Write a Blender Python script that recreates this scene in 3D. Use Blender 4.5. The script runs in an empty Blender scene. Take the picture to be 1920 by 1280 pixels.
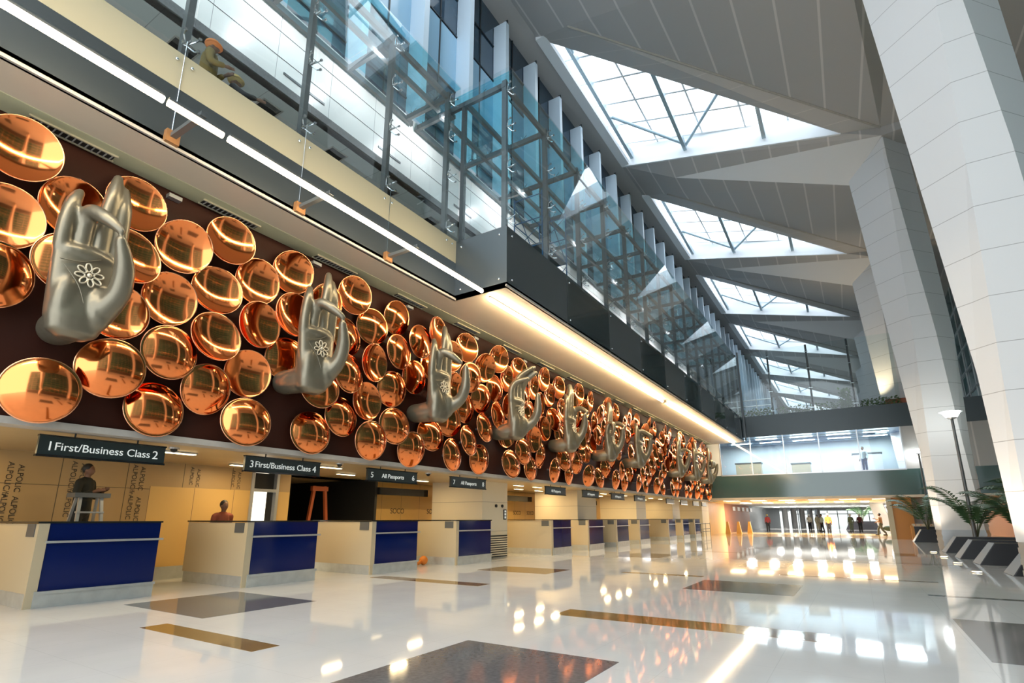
import bpy, bmesh, math, random
from mathutils import Vector, Matrix
random.seed(7)
S = bpy.context.scene
PI = math.pi

# ------------------------------------------------------------------ camera
F, YAW, PITCH, H = 1009.0, 0.5612, 0.2412, 1.35
cd = bpy.data.cameras.new('camera'); cam = bpy.data.objects.new('camera', cd); S.collection.objects.link(cam)
cd.sensor_fit = 'HORIZONTAL'; cd.sensor_width = 36.0; cd.lens = 36.0 * F / 1920.0
cd.shift_y = 83.0 / 1920.0; cd.clip_start = 0.05; cd.clip_end = 600
cam.location = (0, 0, H); cam.rotation_euler = (PI / 2 + PITCH, 0, YAW)
S.camera = cam
# ------------------------------------------------------------------ view, world
S.view_settings.view_transform = 'Standard'; S.view_settings.look = 'None'
S.view_settings.exposure = 0.3; S.view_settings.gamma = 1.0; S.view_settings.use_curve_mapping = False
S.cycles.max_bounces = 10; S.cycles.transparent_max_bounces = 24; S.cycles.glossy_bounces = 5
S.cycles.diffuse_bounces = 4; S.cycles.sample_clamp_indirect = 6.0; S.cycles.caustics_reflective = False
S.cycles.use_denoising = True
W = bpy.data.worlds.new('sky'); S.world = W; W.use_nodes = True
W.node_tree.nodes['Background'].inputs[0].default_value = (0.86, 0.94, 1.0, 1)
W.node_tree.nodes['Background'].inputs[1].default_value = 3.0

# ------------------------------------------------------------------ materials
def mat(name, col, rough=0.5, metal=0.0, emit=None, es=0.0, spec=0.5, noise=0.0, nscale=3.0, coat=0.0):
    m = bpy.data.materials.new(name); m.use_nodes = True
    nt = m.node_tree; b = nt.nodes['Principled BSDF']
    b.inputs['Base Color'].default_value = (*col, 1); b.inputs['Roughness'].default_value = rough
    b.inputs['Metallic'].default_value = metal; b.inputs['Specular IOR Level'].default_value = spec
    b.inputs['Coat Weight'].default_value = coat; b.inputs['Coat Roughness'].default_value = 0.05
    if emit: b.inputs['Emission Color'].default_value = (*emit, 1); b.inputs['Emission Strength'].default_value = es
    if noise:
        tc = nt.nodes.new('ShaderNodeTexCoord'); n = nt.nodes.new('ShaderNodeTexNoise'); n.inputs['Scale'].default_value = nscale
        n.inputs['Detail'].default_value = 6; nt.links.new(tc.outputs['Object'], n.inputs['Vector'])
        r = nt.nodes.new('ShaderNodeMix'); r.data_type = 'RGBA'
        r.inputs[6].default_value = (*[c * (1 - noise) for c in col], 1); r.inputs[7].default_value = (*[min(1, c * (1 + noise)) for c in col], 1)
        nt.links.new(n.outputs['Fac'], r.inputs[0]); nt.links.new(r.outputs[2], b.inputs['Base Color'])
    return m
def seam_mat(name, col, line, rough, axes, noise=0.0, spec=0.5, uneven=0):
    """axes: list of (axis index, period, width, offset) giving thin joints in world space"""
    m = mat(name, col, rough, spec=spec); nt = m.node_tree; b = nt.nodes['Principled BSDF']
    g = nt.nodes.new('ShaderNodeNewGeometry'); sp = nt.nodes.new('ShaderNodeSeparateXYZ'); nt.links.new(g.outputs['Position'], sp.inputs[0])
    def M(op, a, c, d=None):
        n = nt.nodes.new('ShaderNodeMath'); n.operation = op
        for i, v in enumerate((a, c, d)):
            if v is None: continue
            if isinstance(v, (int, float)): n.inputs[i].default_value = v
            else: nt.links.new(v, n.inputs[i])
        return n.outputs[0]
    tot = None
    for ax, per, wid, off in axes:
        v = M('ADD', sp.outputs[ax], off + 1000 * per); v = M('MODULO', v, per); v = M('LESS_THAN', v, wid)
        tot = v if tot is None else M('MAXIMUM', tot, v)
    mx = nt.nodes.new('ShaderNodeMix'); mx.data_type = 'RGBA'
    mx.inputs[6].default_value = (*col, 1); mx.inputs[7].default_value = (*line, 1); nt.links.new(tot, mx.inputs[0])
    if noise:
        n = nt.nodes.new('ShaderNodeTexNoise'); n.inputs['Scale'].default_value = 1.3; n.inputs['Detail'].default_value = 8
        nt.links.new(g.outputs['Position'], n.inputs['Vector'])
        m2 = nt.nodes.new('ShaderNodeMix'); m2.data_type = 'RGBA'
        m2.inputs[6].default_value = (*[c * (1 - noise) for c in col], 1); m2.inputs[7].default_value = (*[min(1, c * (1 + noise)) for c in col], 1)
        nt.links.new(n.outputs['Fac'], m2.inputs[0]); nt.links.new(m2.outputs[2], mx.inputs[6])
    nt.links.new(mx.outputs[2], b.inputs['Base Color'])
    return m
def glass_mat(name, tint, refl=0.9, extra=0.05):
    """thin architectural glass: tinted transmission plus a fresnel mirror"""
    m = bpy.data.materials.new(name); m.use_nodes = True; nt = m.node_tree; nt.nodes.clear()
    o = nt.nodes.new('ShaderNodeOutputMaterial'); t = nt.nodes.new('ShaderNodeBsdfTransparent'); gl = nt.nodes.new('ShaderNodeBsdfGlossy')
    t.inputs[0].default_value = (*tint, 1); gl.inputs['Roughness'].default_value = 0.0; gl.inputs['Color'].default_value = (refl, refl, refl, 1)
    fr = nt.nodes.new('ShaderNodeLayerWeight'); fr.inputs[0].default_value = 0.5
    pw = nt.nodes.new('ShaderNodeMath'); pw.operation = 'POWER'; pw.inputs[1].default_value = 4.5; nt.links.new(fr.outputs['Facing'], pw.inputs[0])
    ad = nt.nodes.new('ShaderNodeMath'); ad.operation = 'ADD'; ad.inputs[1].default_value = 0.05 + extra; ad.use_clamp = True
    mx = nt.nodes.new('ShaderNodeMixShader')
    nt.links.new(pw.outputs[0], ad.inputs[0]); nt.links.new(ad.outputs[0], mx.inputs[0])
    nt.links.new(t.outputs[0], mx.inputs[1]); nt.links.new(gl.outputs[0], mx.inputs[2]); nt.links.new(mx.outputs[0], o.inputs[0])
    return m

M_floor = seam_mat('pale_polished_granite', (0.70, 0.695, 0.69), (0.62, 0.615, 0.61), 0.045, [(0, 0.85, 0.006, 0.0), (1, 0.85, 0.006, 0.0)], noise=0.10, spec=0.38)
M_gran = mat('dark_granite', (0.15, 0.145, 0.15), 0.08, noise=0.45, nscale=22, spec=0.45)
M_gold = mat('brown_granite', (0.25, 0.145, 0.045), 0.08, noise=0.35, nscale=22, spec=0.45)
M_ochre = mat('ochre_stone', (0.55, 0.36, 0.13), 0.12, noise=0.15, nscale=4)
M_ceil = seam_mat('grey_roof_panel', (0.50, 0.48, 0.465), (0.72, 0.68, 0.655), 0.45, [(0, 1.42, 0.09, 0.35)])
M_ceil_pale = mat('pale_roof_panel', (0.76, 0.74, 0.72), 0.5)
M_strip = seam_mat('satin_roof_panel', (0.52, 0.50, 0.48), (0.62, 0.59, 0.56), 0.32, [(1, 1.4, 0.05, 0.3)])
M_col = seam_mat('white_column_panel', (0.80, 0.785, 0.78), (0.45, 0.43, 0.42), 0.5, [(2, 1.12, 0.018, 0.32)])
M_white = mat('white_paint', (0.86, 0.88, 0.9), 0.4)
M_steelbeam = mat('blue_grey_steel', (0.36, 0.46, 0.52), 0.35, metal=0.3)
M_tube = mat('painted_tube', (0.45, 0.60, 0.70), 0.35)
M_cream = seam_mat('cream_cladding', (0.86, 0.845, 0.81), (0.32, 0.32, 0.32), 0.3, [(1, 1.55, 0.012, 0.2)], spec=0.5)
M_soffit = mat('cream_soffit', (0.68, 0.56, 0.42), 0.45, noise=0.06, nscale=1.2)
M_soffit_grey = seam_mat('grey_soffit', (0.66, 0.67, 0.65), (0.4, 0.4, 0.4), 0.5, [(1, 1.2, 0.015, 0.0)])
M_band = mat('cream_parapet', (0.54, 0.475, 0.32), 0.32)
M_gun = mat('gunmetal_panel', (0.16, 0.18, 0.19), 0.36, metal=0.85, spec=0.5)
M_gun_clear = mat('gunmetal_mirror_panel', (0.06, 0.08, 0.085), 0.06, metal=0.3, spec=0.8)
M_slate = mat('slate_panel', (0.05, 0.065, 0.07), 0.3, metal=0.2, spec=0.5)
M_teal = mat('teal_parapet_glass', (0.06, 0.115, 0.11), 0.1, metal=0.0, spec=0.9)
M_wallbrown = mat('dark_brown_wall', (0.032, 0.008, 0.004), 0.5, spec=0.2, noise=0.4, nscale=1.0)
M_copper = mat('polished_copper', (0.90, 0.265, 0.08), 0.10, metal=1.0)
M_copper_rim = mat('copper_rim', (1.0, 0.45, 0.24), 0.25, metal=1.0)
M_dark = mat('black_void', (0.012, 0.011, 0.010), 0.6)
M_blackgloss = mat('black_gloss', (0.01, 0.01, 0.012), 0.1)
M_hand = mat('pewter_resin', (0.20, 0.175, 0.125), 0.34, metal=0.6, noise=0.18, nscale=2.0)
M_handgold = mat('pale_gilt_relief', (0.62, 0.55, 0.42), 0.35, metal=0.5)
M_blue = mat('navy_back_painted_glass', (0.002, 0.010, 0.085), 0.08, spec=0.35, coat=0.0)
M_alu = mat('brushed_aluminium', (0.62, 0.63, 0.63), 0.3, metal=0.7)
M_kick = mat('scuffed_steel_kick', (0.52, 0.55, 0.54), 0.35, metal=0.5, noise=0.2, nscale=6)
M_beige = mat('beige_laminate', (0.50, 0.42, 0.28), 0.4)
M_counter = mat('black_counter_top', (0.015, 0.018, 0.017), 0.12)
M_ply = seam_mat('wrapped_plywood', (0.44, 0.29, 0.125), (0.10, 0.07, 0.04), 0.45, [(1, 1.2, 0.015, 0.35), (2, 1.02, 0.012, 0.05)], noise=0.1)
M_plain = seam_mat('honey_panel', (0.66, 0.42, 0.14), (0.2, 0.13, 0.07), 0.4, [(1, 1.0, 0.012, 0.85)])
M_honeyceil = mat('honey_ceiling', (0.52, 0.38, 0.20), 0.35, noise=0.1, nscale=1.0)
M_pillar = seam_mat('cream_pillar', (0.74, 0.66, 0.50), (0.3, 0.26, 0.2), 0.4, [(2, 1.0, 0.012, 0.1)])
M_fascia = mat('grey_fascia', (0.42, 0.39, 0.35), 0.5, noise=0.2, nscale=5)
M_post = mat('grey_steel_post', (0.13, 0.14, 0.145), 0.4, metal=0.4)
M_chrome = mat('chrome', (0.7, 0.72, 0.75), 0.15, metal=1.0)
M_glass = glass_mat('cyan_glass', (0.955, 0.99, 0.995), extra=0.01)
M_roofglass = glass_mat('cyan_roof_glass', (0.60, 0.915, 0.97), extra=0.02)
M_clear = glass_mat('clear_glass', (0.94, 0.98, 0.975), extra=-0.02)
M_sky_glass = glass_mat('skylight_glass', (0.95, 0.98, 1.0), extra=0.0)
M_win = mat('dark_blue_window', (0.025, 0.06, 0.10), 0.03, spec=0.9)
M_spandrel = mat('blue_spandrel', (0.30, 0.50, 0.66), 0.12, spec=0.7)
M_blackrubber = mat('black_line', (0.02, 0.025, 0.03), 0.4)
M_fin = mat('pale_blue_fin', (0.68, 0.80, 0.90), 0.35)
M_tube_led = mat('warm_tube', (1, 0.9, 0.7), emit=(1.0, 0.80, 0.50), es=42)
M_led = mat('warm_led', (1, 0.9, 0.7), emit=(1.0, 0.83, 0.55), es=17)
M_ledsmall = mat('warm_panel_light', (1, 0.9, 0.7), emit=(1.0, 0.78, 0.42), es=6)
M_cool = mat('cool_tube_light', (1, 1, 1), emit=(0.85, 0.95, 1.0), es=14)
M_lampglow = mat('lamp_glass', (1, 1, 1), emit=(0.93, 1.0, 1.0), es=40)
M_sign = mat('dark_sign_face', (0.018, 0.026, 0.026), 0.3)
M_text = mat('white_lettering', (0.8, 0.82, 0.8), 0.5, emit=(0.8, 0.85, 0.8), es=0.25)
M_ink = mat('printed_ink', (0.06, 0.045, 0.03), 0.6)
M_scaf = mat('blue_scaffold', (0.03, 0.12, 0.26), 0.4)
M_planter = mat('black_planter', (0.018, 0.018, 0.022), 0.3)
M_planter_side = mat('grey_stone_planter', (0.075, 0.075, 0.085), 0.45)
M_leaf = mat('palm_leaf', (0.035, 0.09, 0.03), 0.5)
M_leaf2 = mat('hedge_leaf', (0.12, 0.22, 0.04), 0.5)
M_stem = mat('palm_stem', (0.08, 0.09, 0.04), 0.6)
M_orange = mat('orange_tone', (0.55, 0.23, 0.04), 0.4)
M_redwood = mat('red_wood', (0.5, 0.12, 0.04), 0.4)
M_skin = mat('skin', (0.16, 0.075, 0.04), 0.6)
M_hair = mat('black_hair', (0.01, 0.009, 0.008), 0.6)
M_navyfloor = mat('blue_carpet_edge', (0.03, 0.07, 0.22), 0.5)
CL = {}
def cloth(c):
    if c not in CL: CL[c] = mat('cloth', c, 0.8)
    return CL[c]

# ------------------------------------------------------------------ mesh helpers
LINK = S.collection.objects.link
class MB:
    def __init__(s): s.v = []; s.f = []; s.mi = []
    def add(s, vs, fs, mi=0):
        b = len(s.v); s.v += [tuple(v) for v in vs]; s.f += [tuple(i + b for i in f) for f in fs]; s.mi += [mi] * len(fs); return s
    def box(s, x0, x1, y0, y1, z0, z1, mi=0):
        return s.add([(x, y, z) for x in (x0, x1) for y in (y0, y1) for z in (z0, z1)],
                     [(0, 1, 3, 2), (4, 6, 7, 5), (0, 4, 5, 1), (2, 3, 7, 6), (0, 2, 6, 4), (1, 5, 7, 3)], mi)
    def quad(s, *p, mi=0): return s.add(p, [tuple(range(len(p)))], mi)
    def slab(s, pts, n, mi=0):
        """polygon pts thickened by the vector n"""
        k = len(pts); q = [tuple(Vector(p) + Vector(n)) for p in pts]
        return s.add(list(pts) + q, [tuple(range(k)), tuple(range(2 * k - 1, k - 1, -1))] + [(i, (i + 1) % k, k + (i + 1) % k, k + i) for i in range(k)], mi)
    def bar(s, a, b, w, h=None, mi=0):
        """rectangular bar between two points"""
        h = h or w; a = Vector(a); b = Vector(b); d = (b - a).normalized()
        up = Vector((0, 0, 1)) if abs(d.z) < 0.95 else Vector((1, 0, 0))
        r = d.cross(up).normalized() * w / 2; u = r.cross(d).normalized() * h / 2
        vs = [p + i * r + j * u for p in (a, b) for i, j in ((-1, -1), (1, -1), (1, 1), (-1, 1))]
        return s.add(vs, [(0, 1, 2, 3), (7, 6, 5, 4), (0, 4, 5, 1), (1, 5, 6, 2), (2, 6, 7, 3), (3, 7, 4, 0)], mi)
    def tube(s, pts, rad, n=10, mi=0, cap=True, flat=1.0):
        pts = [Vector(p) for p in pts]; rad = rad if isinstance(rad, (list, tuple)) else [rad] * len(pts)
        b = len(s.v); k = len(pts); ref = None
        for i, p in enumerate(pts):
            d = (pts[min(i + 1, k - 1)] - pts[max(i - 1, 0)]).normalized()
            if ref is None: ref = Vector((0, 0, 1)) if abs(d.z) < 0.9 else Vector((1, 0, 0))
            r = (ref - d * ref.dot(d)).normalized(); ref = r; u = d.cross(r)
            for j in range(n):
                a = 2 * PI * j / n; s.v.append(tuple(p + (r * math.cos(a) + u * math.sin(a) * flat) * rad[i]))
        for i in range(k - 1):
            for j in range(n):
                s.f.append((b + i * n + j, b + i * n + (j + 1) % n, b + (i + 1) * n + (j + 1) % n, b + (i + 1) * n + j)); s.mi.append(mi)
        if cap:
            s.f.append(tuple(b + j for j in reversed(range(n)))); s.f.append(tuple(b + (k - 1) * n + j for j in range(n))); s.mi += [mi, mi]
        return s
    def limb(s, pts, rad, n=12, mi=0):
        """tube with round ends, resampled smoothly"""
        P, R = [], []; pts = [Vector(p) for p in pts]; k = len(pts)
        for i in range(k - 1):
            p0 = pts[max(i - 1, 0)]; p1 = pts[i]; p2 = pts[i + 1]; p3 = pts[min(i + 2, k - 1)]
            for q in range(5):
                t = q / 5; P.append(0.5 * ((2 * p1) + (p2 - p0) * t + (2 * p0 - 5 * p1 + 4 * p2 - p3) * t * t + (3 * p1 - p0 - 3 * p2 + p3) * t ** 3))
                R.append(rad[i] * (1 - t) + rad[i + 1] * t)
        P.append(pts[-1]); R.append(rad[-1])
        d0 = (P[0] - P[1]).normalized(); d1 = (P[-1] - P[-2]).normalized(); a, b = P[0], P[-1]; ra, rb = R[0], R[-1]
        for c in (0.45, 0.8, 0.97): P.insert(0, a + d0 * ra * c); R.insert(0, ra * math.sqrt(1 - c * c))
        for c in (0.45, 0.8, 0.97): P.append(b + d1 * rb * c); R.append(rb * math.sqrt(1 - c * c))
        return s.tube(P, R, n, mi)
    def ball(s, c, r, n=14, m=9, mi=0):
        r = r if isinstance(r, (list, tuple)) else (r, r, r); vs = [(c[0], c[1], c[2] - r[2])]
        for i in range(1, m):
            t = PI * i / m
            vs += [(c[0] + r[0] * math.sin(t) * math.cos(2 * PI * j / n), c[1] + r[1] * math.sin(t) * math.sin(2 * PI * j / n), c[2] - r[2] * math.cos(t)) for j in range(n)]
        vs.append((c[0], c[1], c[2] + r[2])); L = len(vs) - 1
        fs = [(0, 1 + (j + 1) % n, 1 + j) for j in range(n)] + [(L, 1 + (m - 2) * n + j, 1 + (m - 2) * n + (j + 1) % n) for j in range(n)]
        for i in range(m - 2):
            for j in range(n): a = 1 + i * n + j; b = 1 + i * n + (j + 1) % n; fs.append((a, b, b + n, a + n))
        return s.add(vs, fs, mi)
    def mesh(s, name, mats, smooth=False):
        me = bpy.data.meshes.new(name); me.from_pydata(s.v, [], s.f)
        for m in (mats if isinstance(mats, (list, tuple)) else [mats]): me.materials.append(m)
        me.polygons.foreach_set('material_index', s.mi)
        bm = bmesh.new(); bm.from_mesh(me); bmesh.ops.recalc_face_normals(bm, faces=bm.faces); bm.to_mesh(me); bm.free()
        if smooth: me.polygons.foreach_set('use_smooth', [True] * len(me.polygons))
        me.update(); return me
    def build(s, name, mats, parent=None, smooth=False, loc=None):
        o = bpy.data.objects.new(name, s.mesh(name, mats, smooth)); LINK(o)
        if parent: o.parent = parent
        if loc: o.location = loc
        return o
def struct(o): o['kind'] = 'structure'; return o
def tag(o, label, cat, group=None, kind=None):
    o['label'] = label; o['category'] = cat
    if group: o['group'] = group
    if kind: o['kind'] = kind
    return o
def thing(name, label, cat, loc=(0, 0, 0), group=None, rz=0):
    o = bpy.data.objects.new(name, None); LINK(o); o.location = loc; o.rotation_euler = (0, 0, rz); return tag(o, label, cat, group)
def copy_tree(o, parent=None):
    c = o.copy(); LINK(c); c.parent = parent
    for ch in list(o.children): copy_tree(ch, c)
    return c
def remeshed(mb, voxel, mats, smooth_it=4):
    """one continuous surface out of the overlapping forms"""
    o = bpy.data.objects.new('tmp', mb.mesh('tmp', mats)); LINK(o)
    r = o.modifiers.new('r', 'REMESH'); r.mode = 'VOXEL'; r.voxel_size = voxel
    sm = o.modifiers.new('s', 'SMOOTH'); sm.iterations = smooth_it; sm.factor = 0.5
    dg = bpy.context.evaluated_depsgraph_get(); me = bpy.data.meshes.new_from_object(o.evaluated_get(dg))
    me.polygons.foreach_set('use_smooth', [True] * len(me.polygons)); me.materials.clear()
    for m in (mats if isinstance(mats, (list, tuple)) else [mats]): me.materials.append(m)
    bpy.data.objects.remove(o); return me
def obj(name, me, parent=None, loc=None):
    o = bpy.data.objects.new(name, me); LINK(o)
    if parent: o.parent = parent
    if loc: o.location = loc
    return o
def text(name, body, size, m, parent, loc, rot, ext=0.004, align='LEFT'):
    c = bpy.data.curves.new(name, 'FONT'); c.body = body; c.size = size; c.extrude = ext; c.align_x = align; c.materials.append(m)
    t = bpy.data.objects.new('tmp', c); LINK(t); me = bpy.data.meshes.new_from_object(t.evaluated_get(bpy.context.evaluated_depsgraph_get()))
    bpy.data.objects.remove(t); bpy.data.curves.remove(c); o = bpy.data.objects.new(name, me); LINK(o); o.location = loc; o.rotation_euler = rot
    if parent: o.parent = parent
    return o
def area(name, loc, rot, sx, sy, power, col, parent=None):
    l = bpy.data.lights.new(name, 'AREA'); l.shape = 'RECTANGLE'; l.size = sx; l.size_y = sy; l.energy = power; l.color = col
    o = bpy.data.objects.new(name, l); LINK(o); o.location = loc; o.rotation_euler = rot
    if parent: o.parent = parent
    return o
def ordinal(n):
    w = ['first', 'second', 'third', 'fourth', 'fifth', 'sixth', 'seventh', 'eighth', 'ninth', 'tenth', 'eleventh', 'twelfth']
    return w[n - 1] if n <= 12 else str(n) + ('st' if n % 10 == 1 and n != 11 else 'nd' if n % 10 == 2 and n != 12 else 'rd' if n % 10 == 3 and n != 13 else 'th')

# ================================================================== SETTING
YE = 44.6                      # face of the bridge
# floor and inlays
struct(MB().box(-24, 10, -9, 170, -0.3, 0).build('floor', M_floor))
nt_ = 0
def trim(mb, m, sm=False):
    global nt_; nt_ += 1
    return struct(mb.build('trim_%d' % nt_, m, smooth=sm))
for x0, x1, y0, y1, m in [(-10.2, -7.9, 4.5, 6.4, M_gran), (-7.92, -5.54, 3.72, 4.05, M_gold), (-3.96, -2.15, 2.2, 5.36, M_gran), (-3.93, -0.48, 7.38, 7.93, M_gold),
                          (-3.15, -1.18, 11.3, 13.18, M_gran), (0.9, 3.4, 7.28, 10.0, M_gran), (-9.9, -6.8, 9.5, 9.95, M_gold), (-8.9, -6.8, 12.4, 13.76, M_gold),
                          (-7.8, -6.1, 19.4, 21.7, M_gran), (-3.2, -1.92, 17.4, 19.4, M_gran), (-5.36, -3.35, 13.75, 14.0, M_gold), (0.86, 2.6, 12.65, 12.85, M_gran),
                          (-1.88, 1.25, 15.22, 15.42, M_gran), (-4.7, -3.5, 27.4, 29.3, M_gran), (-6.5, -4.2, 24.0, 24.3, M_gold), (-2.0, 2.2, 21.0, 21.3, M_gran), (-0.6, 1.6, 25.0, 27.0, M_gran)]:
    trim(MB().box(x0, x1, y0, y1, -0.01, 0.0025), m)
trim(MB().box(-24, 10, 46.2, 58.5, -0.01, 0.003), M_ochre)

# ---- left side: hall of counters
XF, ZB, ZT = -9.7, 2.70, 7.05          # copper wall plane, its foot and its top
struct(MB().box(XF - 0.3, XF, -9, YE, ZB, ZT + 0.5).build('wall_left', M_wallbrown))
trim(MB().box(XF - 0.32, XF + 0.06, -9, YE + 0.01, ZB - 0.1, ZB), M_fascia)
struct(MB().box(-19, XF - 0.02, -9, YE + 0.5, 2.62, 2.72).build('ceiling_counters', M_honeyceil))
MBW = MB()
# recess back walls
struct(MB().box(-13.8, -13.6, -9, 6.15, 0, 2.62).box(-13.8, -13.6, 6.15, 8.6, 2.06, 2.62).box(-13.8, -13.6, 9.42, 9.8, 2.06, 2.62).build('wall_plywood', M_ply))
struct(MB().box(-13.8, -13.6, 6.15, 8.6, 0.28, 2.06).box(-13.8, -13.6, 9.42, 9.8, 0.28, 2.06).build('wall_honey', M_plain))
trim(MB().box(-13.8, -13.56, 6.15, 8.6, 0, 0.28), M_kick)
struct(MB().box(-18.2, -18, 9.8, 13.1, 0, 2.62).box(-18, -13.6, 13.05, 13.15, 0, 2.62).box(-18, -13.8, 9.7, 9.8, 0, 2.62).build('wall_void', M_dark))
struct(MB().box(-14.6, -14.4, 13.15, 45, 0, 2.62).build('wall_back', M_plain))
trim(MB().box(-13.75, -13.5, 13.15, 15.6, 2.12, 2.36), M_blackgloss)
trim(MB().box(-13.75, -13.5, 17.2, 23.3, 2.12, 2.36), M_blackgloss)
trim(MB().box(-13.75, -13.5, 26, 31.2, 2.12, 2.36), M_blackgloss)
struct(MB().box(-13.3, -11.03, 15.62, 17.22, 0, 2.62).build('wall_pillar', M_pillar))
struct(MB().box(-13.3, -11.03, 23.25, 25.4, 0, 2.62).build('wall_pillar', M_pillar))
struct(MB().box(-13.3, -11.03, 31.2, 32.9, 0, 2.62).build('wall_pillar', M_pillar))
struct(MB().box(-13.3, -11.03, 38.6, 40.4, 0, 2.62).build('wall_pillar', M_pillar))
struct(MB().box(-16, -10.3, 44.0, 46.2, 0, 2.62).build('wall_pillar', M_pillar))
# doorway; the light on the door is put into its own emission
dr = struct(MB().box(-13.72, -13.62, 8.7, 9.1, 0, 2.04).build('door_1', mat('lit_white_door', (0.9, 0.88, 0.8), 0.5, emit=(1, 0.95, 0.8), es=1.2)))
MB().box(-13.8, -13.56, 8.6, 8.68, 0, 2.62).box(-13.8, -13.56, 9.34, 9.42, 0, 2.62).box(-13.8, -13.56, 8.68, 9.34, 2.04, 2.12).build('door_frame', M_alu, dr)
trim(MB().box(-13.8, -13.7, 9.1, 9.34, 0, 2.62).box(-13.8, -13.7, 8.68, 9.1, 2.12, 2.62), M_dark)
# service hatch on the near pillar
trim(MB().box(-11.05, -11.0, 15.64, 15.98, 0.04, 0.72), M_blackgloss)
gr = MB()
for i in range(9): gr.box(-11.02, -10.99, 16.02, 17.18, 0.06 + i * 0.077, 0.10 + i * 0.077)
g = thing('air_grille', 'slatted beige air grille low on the first cream pillar', 'grille', (0, 0, 0)); gr.build('slats', M_pillar, g); MB().box(-11.028, -11.02, 16.0, 17.2, 0.02, 0.76).build('backing', M_dark, g)
for i, (yy, zz) in enumerate([(16.45, 1.78), (16.85, 1.78)]):
    b = MB(); b.tube([(-11.03, yy, zz), (-10.99, yy, zz)], 0.055, 14)
    tag(b.build('wall_socket', M_dark), 'round black socket on the first cream pillar, %s of the pair' % ('left' if i == 0 else 'right'), 'socket', 'sockets on the cream pillar')
p = thing('notice_plate', 'small dark notice plate with pale squares on the cream pillar', 'sign', (0, 0, 0)); MB().box(-11.03, -11.0, 16.95, 17.12, 1.3, 1.66).build('plate', M_dark, p)
MB().box(-11.0, -10.995, 16.98, 17.09, 1.34, 1.42).box(-11.0, -10.995, 16.98, 17.09, 1.45, 1.53).box(-11.0, -10.995, 16.98, 17.09, 1.56, 1.63).build('pictogram', M_text, p)

# soffit above the copper wall, parapets, box
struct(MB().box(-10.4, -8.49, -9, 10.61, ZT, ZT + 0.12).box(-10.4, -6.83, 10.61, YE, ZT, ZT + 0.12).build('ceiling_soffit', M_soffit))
trim(MB().box(XF, -9.25, -9, YE, ZT - 0.012, ZT), mat('olive_cream_strip', (0.56, 0.53, 0.33), 0.5))
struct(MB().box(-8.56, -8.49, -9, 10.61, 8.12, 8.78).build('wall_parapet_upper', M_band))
struct(MB().box(-8.56, -8.49, -9, 10.61, ZT, 8.12).build('wall_parapet_lower', M_gun))
struct(MB().box(-8.56, -6.83, 10.61, 10.68, ZT, 8.76).build('wall_box_end', M_gun))
for i in range(10):   # long face of the box, alternate panels satin and mirror
    a = 10.68 + i * 3.4; b_ = min(a + 3.4, YE)
    struct(MB().box(-6.90, -6.83, a, b_ - 0.012, ZT, 8.76).build('wall_box_panel', M_gun if i % 2 == 0 else M_gun_clear))
trim(MB().box(-8.49, -8.45, -9, 10.61, ZT - 0.02, ZT + 0.03), M_fascia)
trim(MB().box(-6.83, -6.79, 10.55, YE, ZT - 0.02, ZT + 0.03), M_fascia)
# gallery floor, gallery walls
struct(MB().box(-15, -8.56, -9, 10.61, 7.75, 7.9).box(-15, -6.9, 10.68, YE, 7.75, 7.9).build('floor_gallery', M_fascia))
struct(MB().box(-14.2, -14.0, -9, YE, 7.9, 11.25).build('wall_gallery', M_cream))
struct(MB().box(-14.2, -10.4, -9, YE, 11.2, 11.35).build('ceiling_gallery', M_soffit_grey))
struct(MB().box(-10.6, -10.4, -9, YE, 11.42, 13.5).build('wall_upper', M_cream))
trim(MB().box(-10.6, -10.36, -9, YE, 11.2, 11.42), mat('granite_edge', (0.13, 0.13, 0.13), 0.5, noise=0.5, nscale=20))
for z in (12.1, 12.8): trim(MB().box(-10.41, -10.392, -9, YE, z, z + 0.012), M_blackrubber)
struct(MB().box(-11.7, -10.4, -9, 170, 13.5, 13.6).build('floor_ledge', M_cream))
for i in range(8):
    y = 4.3 + i * 2.05
    o = thing('ceiling_hatch', 'open square ceiling hatch in the gallery soffit, %s from the left' % ordinal(i + 1), 'hatch', (-11.12, y, 11.2), 'square hatches in the gallery soffit')
    MB().box(-0.2, 0.2, -0.24, 0.24, -0.012, 0.0).build('opening', M_dark, o)
    MB().box(-0.23, 0.23, -0.27, -0.24, -0.02, 0).box(-0.23, 0.23, 0.24, 0.27, -0.02, 0).box(-0.23, -0.2, -0.24, 0.24, -0.02, 0).box(0.2, 0.23, -0.24, 0.24, -0.02, 0).build('frame', M_fascia, o)
for i, (a, b_) in enumerate([(6.2, 7.4), (9.3, 10.2), (12.8, 13.8)]):
    tag(MB().box(-10.4, -10.38, a, b_, 11.72, 11.78).build('slot_diffuser', M_post), 'thin grey air slot in the upper cream wall, %s from the left' % ordinal(i + 1), 'vent', 'slots in the upper wall')

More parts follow.
